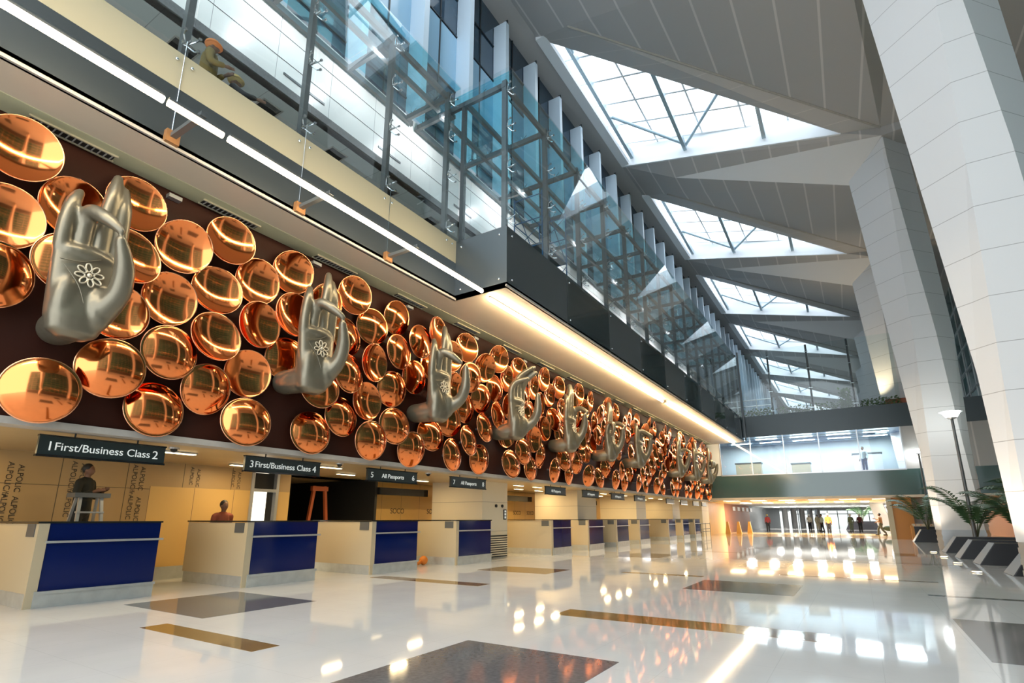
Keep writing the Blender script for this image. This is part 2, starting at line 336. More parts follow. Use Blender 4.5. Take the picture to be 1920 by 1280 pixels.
# ---- window wall of the upper storey
for i in range(44):
    y0 = -4.3 + i * 2.68; y1 = y0 + 2.68
    w = struct(MB().box(-11.66, -11.62, y0, y1, 13.6, 24.4).build('window_%d' % (i + 1), M_win))
    f = MB()
    for z in (15.6, 17.9, 20.6, 22.5): f.box(-11.62, -11.57, y0, y1, z, z + 0.06)
    f.box(-11.62, -11.57, y0 + 1.3, y0 + 1.36, 13.6, 24.4); f.build('window_frame', M_blackrubber, w)
    MB().box(-11.62, -11.6, y0, y1, 18.0, 20.55).build('spandrel', M_spandrel, w)
    fn = thing('facade_fin', 'tall pale blue fin between upper windows, %s from the left' % ordinal(i + 1), 'fin', (-11.3, y1 - 0.16, 13.6), 'vertical fins along the upper windows')
    MB().box(-0.3, 0.38, -0.13, 0.13, 0, 10.0).build('blade', M_fin, fn)
    MB().box(0.26, 0.40, -0.03, 0.03, 10.0, 10.16).build('bracket', M_blackrubber, fn)
struct(MB().box(-12, -11.66, -9, 170, 13.5, 24.6).build('wall_window_backing', M_dark))

# ---- folded roof with triangular skylights, one bay every 15.7 m
PB = 15.7
for k in range(-2, 9):
    d = k * PB
    def q(x, y, z): return (x, y + d, z)
    A, B, T = q(-10.5, 19.0, 24.3), q(-10.5, 30.55, 24.2), q(1.7, 29.95, 21.1)
    V, C2, Pp = q(3.43, 30.25, 20.45), q(1.82, 32.3, 19.3), q(-7.46, 31.9, 23.0)
    A2, T2 = q(-10.5, 19.0 + PB, 24.3), q(1.7, 29.95 + PB, 21.1)
    Ra, Rb = q(-8.6, 34.2, 23.5), q(3.43, 45.95, 20.95)
    X1 = q(3.43, 34.5, 20.6)
    n = 'ceiling_bay' if k < 0 else 'ceiling_bay'
    m = MB()
    m.quad(B, Pp, Ra, A2); m.quad(Pp, C2, X1, Rb, Ra); m.quad(X1, q(10, 34.5, 20.9), q(10, 45.95, 20.9), Rb)
    m.quad(q(-11.66, 30.55, 24.3), B, A2, q(-11.66, 19 + PB, 24.3)); m.quad(q(-11.66, 19.0, 24.3), A, B, q(-11.66, 30.55, 24.3))
    m.quad(V, q(10, 30.25, 20.9), q(10, 34.5, 20.9), X1)
    Rp = q(3.43, 45.95 - PB, 20.95)
    m.quad(T, V, Rp); m.quad(V, q(10, 30.25, 20.9), Rp)
    struct(m.build(n, M_ceil))
    struct(MB().quad(B, T, V, Pp).build('ceiling_strip', M_ceil))
    struct(MB().quad(Ra, Rb, T2, A2).build('ceiling_strip', M_strip))
    struct(MB().tube([Ra, Rb], 0.07, 8).build('ceiling_ridge', M_fascia))
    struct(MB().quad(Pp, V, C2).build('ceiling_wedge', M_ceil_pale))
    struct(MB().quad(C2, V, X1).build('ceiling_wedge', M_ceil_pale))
    # skylight: white upstand walls, glazing 1.5 m up
    up = 1.5
    def L(p, z=up): return (p[0], p[1], p[2] + z)
    u = MB()
    u.slab([A, T, L(T), L(A)], (0.02, 0.0, 0)); u.slab([T, B, L(B), L(T)], (0, 0.03, 0)); u.slab([B, A, L(A), L(B)], (-0.03, 0, 0))
    u.bar(B, T, 0.12, 0.10)
    sk = struct(u.build('window_skylight', M_white))
    MB().box(A[0] - 0.02, A[0] + 0.5, A[1] - 0.1, B[1], 24.12, 24.42).build('gutter_beam', M_white, sk)
    MB().quad(L(A), L(T), L(B)).build('glazing', M_sky_glass, sk)
    bars = MB()
    def edge(x):     # y-range and z of the triangle at a given x
        t = (x - A[0]) / (T[0] - A[0]); return A[1] + t * (T[1] - A[1]), B[1] + t * (T[1] - B[1]), A[2] + t * (T[2] - A[2])
    yy = A[1] + 1.2
    while yy < B[1]:
        ts = (yy - A[1]) / (T[1] - A[1]); xe = A[0] + ts * (T[0] - A[0]) if yy < T[1] else T[0]
        if yy < B[1]:
            z0 = A[2] + up - 0.08; xe = min(xe, T[0]); z1 = z0 + (xe - A[0]) / (T[0] - A[0]) * (T[2] - A[2])
            bars.bar((A[0], yy, z0), (xe, yy, z1), 0.12, 0.14)
        yy += 2.0
    for x in (-8.0, -5.2, -2.8, -0.6):
        a0, a1, z = edge(x); bars.bar((x, a0, z + up - 0.1), (x, a1, z + up - 0.1), 0.09, 0.1)
    bars.build('glazing_bars', M_white, sk)
    for x in (-9.75, -6.3, -1.9):
        a0, a1, z = edge(x)
        MB().bar((x, a0 + 0.1, z + up - 0.35), (x, a1 - 0.1, z + up - 1.0), 0.2, 0.42).build('roof_beam', M_steelbeam, sk)
    z = 24.3
    MB().tube([q(-9.6, 26.6, z + 0.5), q(-6.3, 30.1, z - 0.4)], 0.09, 10).build('strut', M_tube, sk)
    MB().tube([q(-6.2, 30.1, z - 0.5), q(-3.4, 26.8, z - 0.2)], 0.09, 10).build('strut', M_tube, sk)
    MB().tube([q(-9.3, 19.6, z + 0.2), q(-9.6, 21.2, z + 0.6)], 0.09, 10).build('strut', M_tube, sk)
    # blade column
    yb = 32.15 + d
    rows = [(0.0, 2.88, 3.05, 4.60, 4.78, 0.35, 0.0), (0.84, 2.86, 3.06, 4.58, 4.77, 0.38, 0.0), (4.7, 2.80, 3.16, 4.40, 4.72, 0.45, 0.0), (10.0, 2.44, 3.30, 4.18, 4.95, 0.82, 0.05),
            (14.5, 2.14, 3.36, 3.85, 4.80, 1.12, -0.05), (19.3, 1.82, 3.38, 3.50, 4.6, 1.6, -0.2), (21.2, 1.75, 3.4, 3.46, 4.55, 1.85, -0.2)]
    vs, fs = [], []
    for z, l, fl, fr, r, dp, ry in rows:
        vs += [(l, yb, z), (fl, yb - dp, z), (fr, yb - dp, z), (r, yb + ry, z), (fr, yb + dp, z), (fl, yb + dp, z)]
    for i in range(1, len(rows) - 1):
        for j in range(6): a = i * 6 + j; b_ = i * 6 + (j + 1) % 6; fs.append((a, b_, b_ + 6, a + 6))
    col = MB(); col.add(vs, fs)
    if yb > 0:
        o = thing('blade_column', 'tall white faceted column leaning to the roof, %s from the camera' % ordinal(k + 2), 'column', (0, 0, 0), 'faceted white columns along the hall')
        col.build('shaft', M_col, o)
        bs = MB()
        for i in range(7):
            z = i * 0.12; g_ = 0.02 if i % 2 else 0.0
            pp = [(2.88 - g_, yb), (3.05 - g_, yb - 0.37 - g_), (4.6 + g_, yb - 0.37 - g_), (4.78 + g_, yb), (4.6 + g_, yb + 0.37 + g_), (3.05 - g_, yb + 0.37 + g_)]
            bs.slab([(x, y, z) for x, y in pp], (0, 0, 0.12))
        bs.build('ribbed_base', M_alu, o)
        sp = bpy.data.lights.new('uplight', 'SPOT'); sp.energy = 260; sp.color = (1.0, 0.85, 0.66); sp.spot_size = 1.5; sp.spot_blend = 0.8; sp.shadow_soft_size = 0.1
        so = bpy.data.objects.new('uplight', sp); LINK(so); so.location = (2.2, yb - 0.9, 0.25); so.rotation_euler = (PI - 0.12, 0.22, 0); so.parent = o
        if k == 1: so.location = (1.5, yb - 1.0, 9.3); sp.energy = 700; sp.color = (1.0, 0.78, 0.5)

# right-hand glazed wall, end wall
rw = MB()
for i in range(60): rw.box(9.0, 9.08, -9 + i * 3, -8.92 + i * 3, 2.4, 21)
for z in (2.4, 4.2, 6, 7.8, 9.6, 11.4, 13.2, 15, 16.8, 18.6): rw.box(8.98, 9.1, -9, 170, z, z + 0.09)
wr = struct(rw.build('window_right', M_alu))
MB().box(9.1, 9.14, -9, 170, 2.4, 21.0).build('pane', mat('teal_dark_glass', (0.05, 0.16, 0.15), 0.05, spec=0.8), wr)
struct(MB().box(9.0, 9.3, -9, 22, 0, 2.4).build('wall_right', M_post))
struct(MB().box(9.0, 9.3, 22, 170, 0, 2.4).build('wall_right', M_orange))  # orange lighting on the lower wall, put into its base colour
struct(MB().box(-24, 10, 170, 170.4, 0, 30).build('wall_end', M_white))
struct(MB().box(-24, -12, 46, 170, 2.62, 13.6).box(-15.2, -14.2, -9, 46, 2.62, 13.6).build('wall_left_outer', M_cream))

# ================================================================== THE COPPER WALL
def led(y0, y1, z, name, label):
    o = thing(name, label, 'light', (-7.55, 0, z), 'warm light lines under the gallery')
    if y0 < 30:
        MB().tube([(0, y0, 0), (0, y1, 0)], 0.05, 10).build('diffuser', M_tube_led, o)
        MB().box(-0.03, 0.03, y0, y1, 0.045, 0.08).build('housing', M_post, o)
    if y0 > 10:
        area('led_light', (0, (y0 + y1) / 2, -0.06), (0, 0, 0), 0.12, y1 - y0, 13 * (y1 - y0), (1.0, 0.80, 0.52), o)
    return o
led(-6, 2.80, 7.06, 'light_line', 'warm light line hung before the cream parapet, nearest stretch')
led(2.86, 3.66, 7.06, 'light_line', 'short dim stretch of hanging light line over the first bracket').children[0].data.materials[0] = mat('dim_led', (1, 0.9, 0.7), emit=(1, 0.8, 0.5), es=3)
led(3.75, 10.55, 7.06, 'light_line', 'warm light line hung before the parapet, right up to the box')
led(10.9, 26.0, 6.965, 'light_line', 'warm light line set in the cream underside of the box, long stretch')
led(26.9, YE - 0.2, 6.965, 'light_line', 'warm light line set in the box underside, far stretch to the bridge')
for i, y in enumerate([0.98, 3.33, 5.68, 8.05]):
    o = thing('light_bracket', 'dark bracket carrying the hanging light line, %s from the left' % ordinal(i + 1), 'bracket', (0, y, 7.15), 'brackets of the hanging light line')
    MB().box(-8.48, -7.5, -0.045, 0.045, 0, 0.07).build('arm', M_post, o); MB().box(-8.48, -8.38, -0.1, 0.1, -0.09, 0.12).build('foot_plate', mat('orange_brown_plate', (0.3, 0.14, 0.05), 0.5), o)  # foot plate in orange-brown, arm in dark steel
    MB().tube([(-8.47, 0, 0.1), (-8.47, 0, 1.9)], 0.006, 6).build('cable', M_chrome, o)
for i in range(17):
    y = 1.92 + i * 2.52
    o = thing('ceiling_vent', 'dark slotted air vent above the copper wall, %s from the left' % ordinal(i + 1), 'vent', (-9.6, y, 7.03), 'air vents above the copper wall')
    MB().box(-0.02, 0.14, 0, 1.08, -0.005, 0.012).build('opening', M_dark, o)
    s_ = MB()
    for j in range(13): s_.box(-0.02, 0.14, 0.04 + j * 0.083, 0.055 + j * 0.083, -0.02, -0.004)
    s_.build('slats', M_fascia, o)
    MB().box(-0.04, -0.02, -0.03, 1.11, -0.022, 0.01).box(0.14, 0.17, -0.03, 1.11, -0.022, 0.01).build('frame', M_band, o)
for i in range(12):
    y = 3.9 + i * 1.52
    if i % 2 == 0:
        tag(MB().box(XF, XF + 0.12, y, y + 0.22, 6.86, 6.93).build('wall_clip', M_alu), 'small pale metal clip high on the dark wall, %s from the left' % ordinal(i // 2 + 1), 'clip', 'clips along the top of the dark wall')

def dish_mesh(depth, name):
    R = 0.445; m = MB(); N = 40; prof = []
    for i in range(11):
        r = R * i / 10; prof.append((r, depth * (1 - (r / R) ** 2)))
    prof += [(R + 0.012, 0.004 if depth > 0 else 0.012), (R + 0.014, -0.014), (R, -0.026)]
    for i in range(9, -1, -1): r = R * i / 10; prof.append((r, depth * (1 - (r / R) ** 2) - 0.022))
    vs = []; 
    for r, h in prof: vs += [(h, max(r, 0.0005) * math.cos(2 * PI * j / N), max(r, 0.0005) * math.sin(2 * PI * j / N)) for j in range(N)]
    fs, mi = [], []
    for i in range(len(prof) - 1):
        for j in range(N):
            fs.append((i * N + j, i * N + (j + 1) % N, (i + 1) * N + (j + 1) % N, (i + 1) * N + j)); mi.append(1 if 10 <= i <= 12 else 0)
    m.v = vs; m.f = fs; m.mi = mi
    return m.mesh(name, [M_copper, M_copper_rim], True)
DISH = {'bulging': dish_mesh(0.15, 'dish'), 'hollow': dish_mesh(-0.13, 'dish'), 'shallow': dish_mesh(0.09, 'dish')}
me_rod = {(f_, h_): MB().tube([(-0.335 if f_ else -0.165, 0, 0), (-0.145 if h_ else -0.02, 0, 0)], 0.03, 8).mesh('mount', M_post) for f_ in (0, 1) for h_ in (0, 1)}
rowname = ['bottom row', 'second row up', 'third row up', 'fourth row up', 'fifth row up', 'fourth row down', 'second row down', 'top row']
ZR = [3.08, 3.56, 4.04, 4.51, 4.98, 5.45, 5.93, 6.41]
HY = [y * 0.9725 for y in (2.80, 6.84, 10.82, 14.75, 18.7, 22.75, 26.6, 34.1, 38.1, 42.1)]
skip = {(1, 0), (3, -1), (3, 0), (1, 2), (2, 0)}
for r in range(8):
    cnt = 0
    for c in range(-1, 28):
        y = 2.67 + c * 1.522 + (0.76 if r % 2 else 0)
        if y < 1.2 or y > 43.9: continue
        if r == 2 and y < 3.3: continue
        if r == 1 and (y < 2.4 or 5.9 < y < 6.9): continue
        if r == 3 and y < 3.0 and y > 2.4: pass
        if any(abs(y - hy + 0.25) < 0.6 and r in (1, 2) for hy in HY): continue
        cnt += 1
        typ = 'bulging' if r <= 1 else random.choice(['bulging', 'hollow', 'hollow', 'shallow'] if r < 6 else ['hollow', 'hollow', 'shallow'])
        front = (c + (r // 2)) % 2 == 0
        lit = {'bulging': 'bulging', 'hollow': 'hollow', 'shallow': 'shallow domed'}[typ]
        o = thing('copper_dish', '%s polished copper dish, %s from the left in the %s' % (lit, ordinal(cnt), rowname[r]), 'dish',
                  (XF + (0.34 if front else 0.17), y + random.uniform(-.03, .03), ZR[r] + random.uniform(-.02, .02)), 'polished copper dishes on the dark wall')
        o.rotation_euler = (0, random.uniform(-0.16, 0.2) if r < 6 else random.uniform(0.0, 0.3), random.uniform(-0.2, 0.16))
        obj('bowl', DISH[typ], o); obj('mount', me_rod[(int(front), int(typ == 'hollow'))], o)

# ---- giant mudra hands
def loft(b, rows, n=20):
    """rows of (n centre, u centre, z, half thickness, half width)"""
    vs = []
    for cn, cu, z, th_, w in rows:
        for j in range(n):
            a = 2 * PI * j / n; c, s_ = math.cos(a), math.sin(a)
            vs.append((cn + th_ * math.copysign(abs(c) ** 0.8, c), cu + w * math.copysign(abs(s_) ** 0.8, s_), z))
    k = len(rows); fs = [(i * n + j, i * n + (j + 1) % n, (i + 1) * n + (j + 1) % n, (i + 1) * n + j) for i in range(k - 1) for j in range(n)]
    fs += [tuple(reversed(range(n))), tuple((k - 1) * n + j for j in range(n))]
    b.add(vs, fs)
def hand(i, y0, pose, label):
    b = MB()
    def p(n, u, z): return (n, u, z)
    au = 0.0 if i == 0 else -0.20
    b.limb([p(-0.63, au, 0.30), p(-0.40, au, 0.29), p(-0.1, au / 2, 0.33)], [0.25, 0.255, 0.29], 20)
    loft(b, [(0.0, -0.02, 0.02, 0.10, 0.16), (0.0, -0.02, 0.10, 0.19, 0.30), (0.0, -0.01, 0.30, 0.24, 0.36), (0.0, 0, 0.55, 0.22, 0.39), (0.0, 0, 0.85, 0.18, 0.41),
             (0.0, 0, 1.15, 0.155, 0.42), (0.0, 0, 1.35, 0.135, 0.42), (0.0, 0, 1.43, 0.07, 0.39)])
    b.ball(p(0.13, 0.20, 0.50), (0.19, 0.20, 0.34)); b.ball(p(0.07, -0.20, 0.55), (0.16, 0.17, 0.42)); b.ball(p(0.06, -0.02, 1.28), (0.14, 0.36, 0.13))
    up = {'a': [p(0, -0.33, 1.30), p(0.03, -0.34, 1.68), p(0.03, -0.31, 2.02), p(-0.04, -0.24, 2.24)],
          'b': [p(0, -0.11, 1.36), p(0.0, -0.09, 1.85), p(0.02, -0.02, 2.30), p(-0.04, 0.07, 2.68)],
          'c': [p(0, 0.11, 1.36), p(0.0, 0.12, 1.90), p(0.02, 0.15, 2.36), p(-0.04, 0.19, 2.72)],
          'd': [p(0, 0.32, 1.28), p(0.0, 0.33, 1.75), p(0.02, 0.32, 2.20), p(-0.04, 0.30, 2.56)]}
    fold = {'a': [p(0.0, -0.33, 1.30), p(0.08, -0.32, 1.70), p(0.30, -0.18, 1.78), p(0.56, 0.05, 1.58)],
            'b': [p(0.0, -0.11, 1.36), p(0.06, -0.13, 1.74), p(0.20, -0.13, 1.90), p(0.42, 0.0, 1.78), p(0.60, 0.14, 1.60)],
            'c': [p(0.0, 0.11, 1.36), p(0.06, 0.10, 1.78), p(0.32, 0.14, 1.84), p(0.66, 0.20, 1.62)],
            'd': [p(0.0, 0.32, 1.28), p(0.06, 0.30, 1.66), p(0.32, 0.30, 1.76), p(0.64, 0.24, 1.58)]}
    curl = {k: [v[0], (0.10, v[0][1], 1.66), (0.30, v[0][1], 1.66), (0.34, v[0][1], 1.38), (0.20, v[0][1], 1.2)] for k, v in fold.items()}
    back = {k: [a_[0], a_[1], (a_[2][0] + 0.14, a_[2][1] + 0.05, a_[2][2] - 0.12), (0.50, a_[3][1] + 0.12, a_[3][2] - 0.25)] for k, a_ in up.items()}
    for k, s_ in zip('abcd', pose[:4]):
        pts = {'u': up, 'f': fold, 'c': curl, 'b': back}[s_][k]
        rad = ([0.118, 0.118, 0.108, 0.07] if len(pts) == 4 else [0.118, 0.115, 0.115, 0.105, 0.055])
        if k == 'a': rad = [r * 0.93 for r in rad]
        b.limb(pts, rad, 16)
    th = {'t': [p(0.12, 0.22, 0.45), p(0.33, 0.33, 0.74), p(0.48, 0.30, 1.10), p(0.58, 0.16, 1.46)],
          's': [p(0.12, 0.24, 0.45), p(0.40, 0.38, 0.66), p(0.60, 0.36, 1.0), p(0.62, 0.34, 1.52)],
          'i': [p(0.12, 0.24, 0.45), p(0.36, 0.34, 0.80), p(0.42, 0.24, 1.15), p(0.34, 0.06, 1.32)]}[pose[4]]
    b.limb(th, [0.20, 0.155, 0.135, 0.08], 16)
    me = remeshed(b, 0.026, M_hand, 5)
    o = obj('hand_sculpture', me, None, (-8.85, y0, 3.71)); o.scale = (0.97, 0.97, 0.97)
    tag(o, label, 'sculpture', 'giant hand sculptures on the copper wall')
    fl = MB()
    for j in range(8):
        a = 2 * PI * j / 8 + 0.2; pts = []
        for t in range(13):
            s_ = 2 * PI * t / 12; rr = 0.115 - 0.062 * math.cos(s_); ww = 0.036 * math.sin(s_)
            yy, zz = rr * math.cos(a) - ww * math.sin(a), rr * math.sin(a) + ww * math.cos(a)
            pts.append((0.185 + 0.03 * (zz < 0) * (-zz) * 6, yy, zz + 0.95))
        fl.tube(pts, 0.012, 6, cap=False)
    fl.ball((0.19, 0, 0.95), (0.03, 0.035, 0.035))
    fl.build('palm_flower', M_handgold, o, True)
    cr = MB(); cr.limb([p(0.165, -0.36, 1.08), p(0.18, -0.12, 1.12), p(0.175, 0.10, 1.24)], [0.006, 0.01, 0.006], 6)
    cr.limb([p(0.185, -0.30, 1.0), p(0.235, -0.12, 0.75), p(0.27, -0.03, 0.5)], [0.006, 0.010, 0.006], 6)
    cr.build('palm_line', M_hand, o, True)
HP = [('ufuut', 'giant pewter hand nearest the camera, one finger folded down to the thumb'),
      ('ufuut', 'giant pewter hand second from the left, folded finger meeting a raised thumb'),
      ('ufuus', 'giant pewter hand third from the left, folded finger pointing straight out'),
      ('bbbbs', 'giant pewter hand fourth from the left, fingers arched back, thumb upright'),
      ('uuuft', 'giant pewter hand fifth from the left, slim fingers up, index to thumb'),
      ('cuuft', 'giant pewter hand sixth from the left, thumb and index closed in a ring'),
      ('uffft', 'giant pewter hand seventh from the left, one finger raised over folded fingers'),
      ('uuuft', 'giant pewter hand eighth from the left, first after the wide gap'),
      ('ufuut', 'giant pewter hand ninth from the left, last but one before the bridge'),
      ('ccuct', 'giant pewter hand at the far end of the wall, one slanting finger raised')]
for i, ((po, lb), y) in enumerate(zip(HP, HY)): hand(i, y, po, lb)

# ================================================================== COUNTERS AND SIGNS
cnt_x = [-10.95, -10.62, -10.38, -10.28] + [-10.1] * 4 + [-10.2] * 3
cnt_y = [(3.44, 5.24), (6.74, 8.48), (9.92, 11.62), (13.2, 15.05), (18.9, 20.6), (22.25, 23.95), (25.55, 27.25), (28.85, 30.5), (34.5, 36.1), (37.8, 39.4), (41.0, 42.6)]
where = ['nearest the camera', 'second from the camera', 'third from the camera', 'fourth, beside the cream pillar', 'first past the cream pillar', 'second past the cream pillar',
         'third past the cream pillar', 'fourth past the cream pillar', 'third from the far end', 'second from the far end', 'last before the bridge']
for i, (x, (ya, yb)) in enumerate(zip(cnt_x, cnt_y)):
    o = thing('service_counter', 'navy fronted service counter with beige side, %s' % where[i], 'counter', (x, ya, 0), 'navy service counters')
    w = yb - ya
    MB().box(-0.62, -0.03, 0.12, w - 0.03, 0.22, 1.24).box(-2.25, -0.02, 0.0, 0.045, 0.22, 1.26).box(-0.9, -0.02, w - 0.045, w, 0.22, 1.26).build('carcass', M_beige, o)
    MB().box(-0.03, 0.0, 0.14, w, 0.24, 0.985).box(-0.03, 0.0, 0.14, w, 1.0, 1.27).build('front_panel', M_blue, o)
    MB().box(-0.02, 0.012, 0.0, 0.14, 0.0, 1.27).build('edge_strip', M_beige, o)
    MB().box(-0.04, 0.06, 0.12, w + 0.05, 0.965, 1.0).build('rail', M_alu, o)
    MB().box(-0.6, 0.035, 0.1, w, 0.0, 0.2).box(-0.6, 0.05, 0.1, w + 0.02, 0.2, 0.245).box(-2.2, -0.02, 0.002, 0.1, 0.0, 0.22).build('kick_plate', M_kick, o)
    MB().box(-2.27, 0.03, -0.02, 0.30, 1.27, 1.30).box(-0.95, 0.03, 0.30, w + 0.02, 1.27, 1.30).build('top', M_counter, o)
    MB().box(-0.42, -0.1, -0.012, 0.0, 1.06, 1.26).build('plate', M_post, o)
tag(MB().ball((-11.2, 12.85, 0.13), (0.13, 0.13, 0.13)).tube([(-11.2, 12.6, 0.05), (-11.2, 12.75, 0.1)], 0.05, 8).build('fire_bucket', mat('orange_plastic', (0.8, 0.25, 0.03), 0.5), smooth=True),
    'small orange bag on the floor between the third and fourth counters', 'bag')
sg = [(2.92, 4.64), (6.1, 7.85), (9.25, 11.0), (12.46, 14.22), (18.2, 19.85), (21.5, 23.2), (24.75, 26.4), (27.95, 29.6), (33.6, 35.2), (36.8, 38.4), (40.0, 41.6), (42.6, 43.9)]
TXT = [('1', 'First/Business Class', '2'), ('3', 'First/Business Class', '4'), ('5', 'All Passports', '6'), ('7', 'All Passports', '8')]
for i, (ya, yb) in enumerate(sg):
    w = yb - ya
    t = TXT[i] if i < 4 else ('', 'All Passports', '')
    lab = ['dark hanging sign numbered 1 and 2, First/Business Class', 'dark hanging sign numbered 3 and 4, First/Business Class', 'dark hanging sign numbered 5 and 6, All Passports', 'dark hanging sign numbered 7 and 8, All Passports'][i] if i < 4 \
        else 'dark hanging sign over the counters, %s past the cream pillar' % ordinal(i - 3)
    o = thing('hanging_sign', lab, 'sign', (-9.92, ya, 2.24), 'hanging signs over the counters')
    MB().box(-0.06, 0.0, 0, w, 0.0, 0.29).build('board', M_sign, o)
    MB().box(-0.07, 0.015, -0.01, w + 0.01, -0.02, 0.012).box(-0.07, 0.015, -0.01, w + 0.01, 0.278, 0.3).build('frame', M_blackgloss, o)
    for yy in (0.25 * w, 0.75 * w): MB().tube([(-0.03, yy, 0.29), (-0.03, yy, 0.38)], 0.012, 6).build('hanger', M_dark, o)
    if i < 8:
        R90 = (PI / 2, 0, PI / 2)
        if t[0]: text('lettering', t[0], 0.19, M_text, o, (0.004, 0.09, 0.075), R90); text('lettering', t[2], 0.19, M_text, o, (0.004, w - 0.20, 0.075), R90)
        text('lettering', t[1], 0.165 if 'First' in t[1] else 0.15, M_text, o, (0.004, w / 2 - 0.02, 0.085), R90, align='CENTER')
# printing on the wrapped panels
def print_(body, size, y, z, x, rot, label, grp):
    o = text('printed_word', body, size, M_ink, None, (x, y, z), rot, 0.002); tag(o, label, 'lettering', grp); return o
n_ = 0
for y, zs in [(3.0, (2.5, 1.95)), (3.62, (2.4, 1.8)), (4.62, (2.5, 1.9)), (5.75, (2.52, 1.85)), (7.0, (2.56,)), (8.05, (2.56,))]:
    for j, z in enumerate(zs):
        n_ += 1
        print_('ALPOLIC/fr' if j % 2 == 0 and len(zs) > 1 else 'ALPOLIC', 0.135 if len(zs) > 1 else 0.11, y, z, -13.59, (PI / 2, PI / 2, PI / 2), 'dark printed lettering running down the wrapped wall panel, %s from the left' % ordinal(n_), 'printed lettering on wrapped panels')
        n_ += 1
        print_('ALPOLIC', 0.135 if len(zs) > 1 else 0.11, y + 0.16, z - 0.04, -13.59, (PI / 2, PI / 2, PI / 2), 'dark printed lettering running down the wrapped wall panel, %s from the left' % ordinal(n_), 'printed lettering on wrapped panels')
for j, y in enumerate((14.6, 16.6, 17.5, 18.4, 23.0, 24.3, 25.4, 26.3, 28.1, 29.3, 36.0, 37.6, 39.0)):
    print_('SOCO', 0.26, y, 1.52, -14.39, (PI / 2, 0, PI / 2), 'dark stamped word on the honey plywood behind the counters, %s from the left' % ordinal(j + 1), 'stamped words on the plywood')
# ceiling fixtures over the counters
k_ = 0
for x, ys in ((-11.2, [0.4, 5.5, 9.2, 12.0, 18.3, 19.8, 21.2, 26.8, 28.3, 29.8, 34.5, 36.5, 41.5]), (-12.6, [2.6, 7.7, 10.9, 14.2, 18.6, 20.6, 22.4, 27.4, 29.6, 34.8, 37.4, 42.0])):
    for y in ys:
        k_ += 1
        o = thing('strip_light', 'warm strip light in the low ceiling, %s row, %s from the left' % ('front' if x > -12 else 'rear', ordinal(ys.index(y) + 1)), 'light', (x, y, 2.62), 'warm strip lights over the counters')
        MB().box(-0.07, 0.07, -0.32, 0.32, -0.03, 0).build('housing', M_alu, o); MB().box(-0.055, 0.055, -0.30, 0.30, -0.042, -0.03).build('tube', M_ledsmall, o)
        area('strip_lamp', (0, 0, -0.06), (0, 0, 0), 0.12, 0.6, 20, (1.0, 0.74, 0.38), o)
for i, (x, y) in enumerate([(-10.4, 2.0), (-10.6, 5.1), (-10.3, 8.7), (-10.4, 12.0), (-10.6, 20.8), (-10.6, 26.2)]):
    o = thing('dome_camera', 'small dark dome camera in the low ceiling, %s from the left' % ordinal(i + 1), 'camera', (x, y, 2.62), 'dome cameras in the low ceiling')
    MB().tube([(0, 0, -0.03), (0, 0, 0)], 0.09, 14).build('base', M_alu, o); MB().ball((0, 0, -0.035), (0.06, 0.06, 0.06)).build('dome', M_dark, o, True)

# ================================================================== GLASS ENCLOSURES OF THE GALLERY
def spider(o, x, y, z, dx=0.17):
    m = MB()
    for a, b in ((-1, -1), (-1, 1), (1, -1), (1, 1)):
        m.tube([(x, y, z), (x + dx * 0.6, y + a * 0.1, z + b * 0.1), (x + dx, y + a * 0.12, z + b * 0.12)], 0.013, 5)
        m.tube([(x + dx, y + a * 0.12, z + b * 0.12), (x + dx + 0.04, y + a * 0.12, z + b * 0.12)], 0.028, 6)
    m.tube([(x, y, z), (x + dx, y, z)], 0.02, 5)
    m.build('spider_fitting', M_chrome, o)
def enclosure(o, xf, ys, zt, yend0, yend1):
    for y in ys:
        MB().box(xf - 0.14, xf, y - 0.055, y + 0.055, 7.9, zt - 0.2).build('post', M_post, o)
        for z in (9.05, 10.6, 11.9, 13.1): spider(o, xf, y, z)
        MB().box(-10.35, xf, y - 0.05, y + 0.05, zt - 0.42, zt - 0.26).build('cross_beam', M_post, o)
        for x in (-10.1, -9.2, xf - 0.9):
            m = MB()
            for a in (-0.1, 0.1): m.tube([(x, y, zt - 0.26), (x + a, y + 0.1, zt - 0.03)], 0.012, 5)
            m.build('roof_clip', M_chrome, o)
    for x in ([-10.29, -9.2, xf - 0.07] if xf < -8 else [-10.29, -9.3, -8.35, xf - 0.07]):
        MB().box(x - 0.05, x + 0.05, yend0, yend1, zt - 0.44, zt - 0.28).build('purlin', M_post, o)
    yy = [yend0] + [y for y in ys if yend0 < y < yend1 - 0.3] + [yend1]
    for a, b in zip(yy, yy[1:]):
        MB().box(xf + 0.2, xf + 0.212, a + 0.008, b - 0.008, 8.785, zt + 0.05).build('face_pane', M_glass, o)
        MB().box(-10.35, xf + 0.2, a + 0.008, b - 0.008, zt, zt + 0.012).build('roof_pane', M_roofglass, o)
g1 = thing('glass_gallery_enclosure', 'cyan glass screen and roof on grey posts above the cream parapet', 'glass enclosure')
enclosure(g1, -8.58, [-3.65, -1.3, 1.03, 3.36, 5.68, 8.0, 10.25], 13.65, -6, 10.5)
g2 = thing('glass_gallery_enclosure', 'long cyan glass box on grey posts standing on the projecting gunmetal box', 'glass enclosure')
enclosure(g2, -6.93, [10.76 + i * 2.33 for i in range(15)], 13.65, 10.69, YE - 0.2)
MB().box(-8.38, -6.73, 10.60, 10.612, 8.77, 13.7).build('end_pane', M_glass, g2)
MB().box(-8.5, -8.38, 10.72, 10.84, 7.9, 13.4).build('post', M_post, g2)
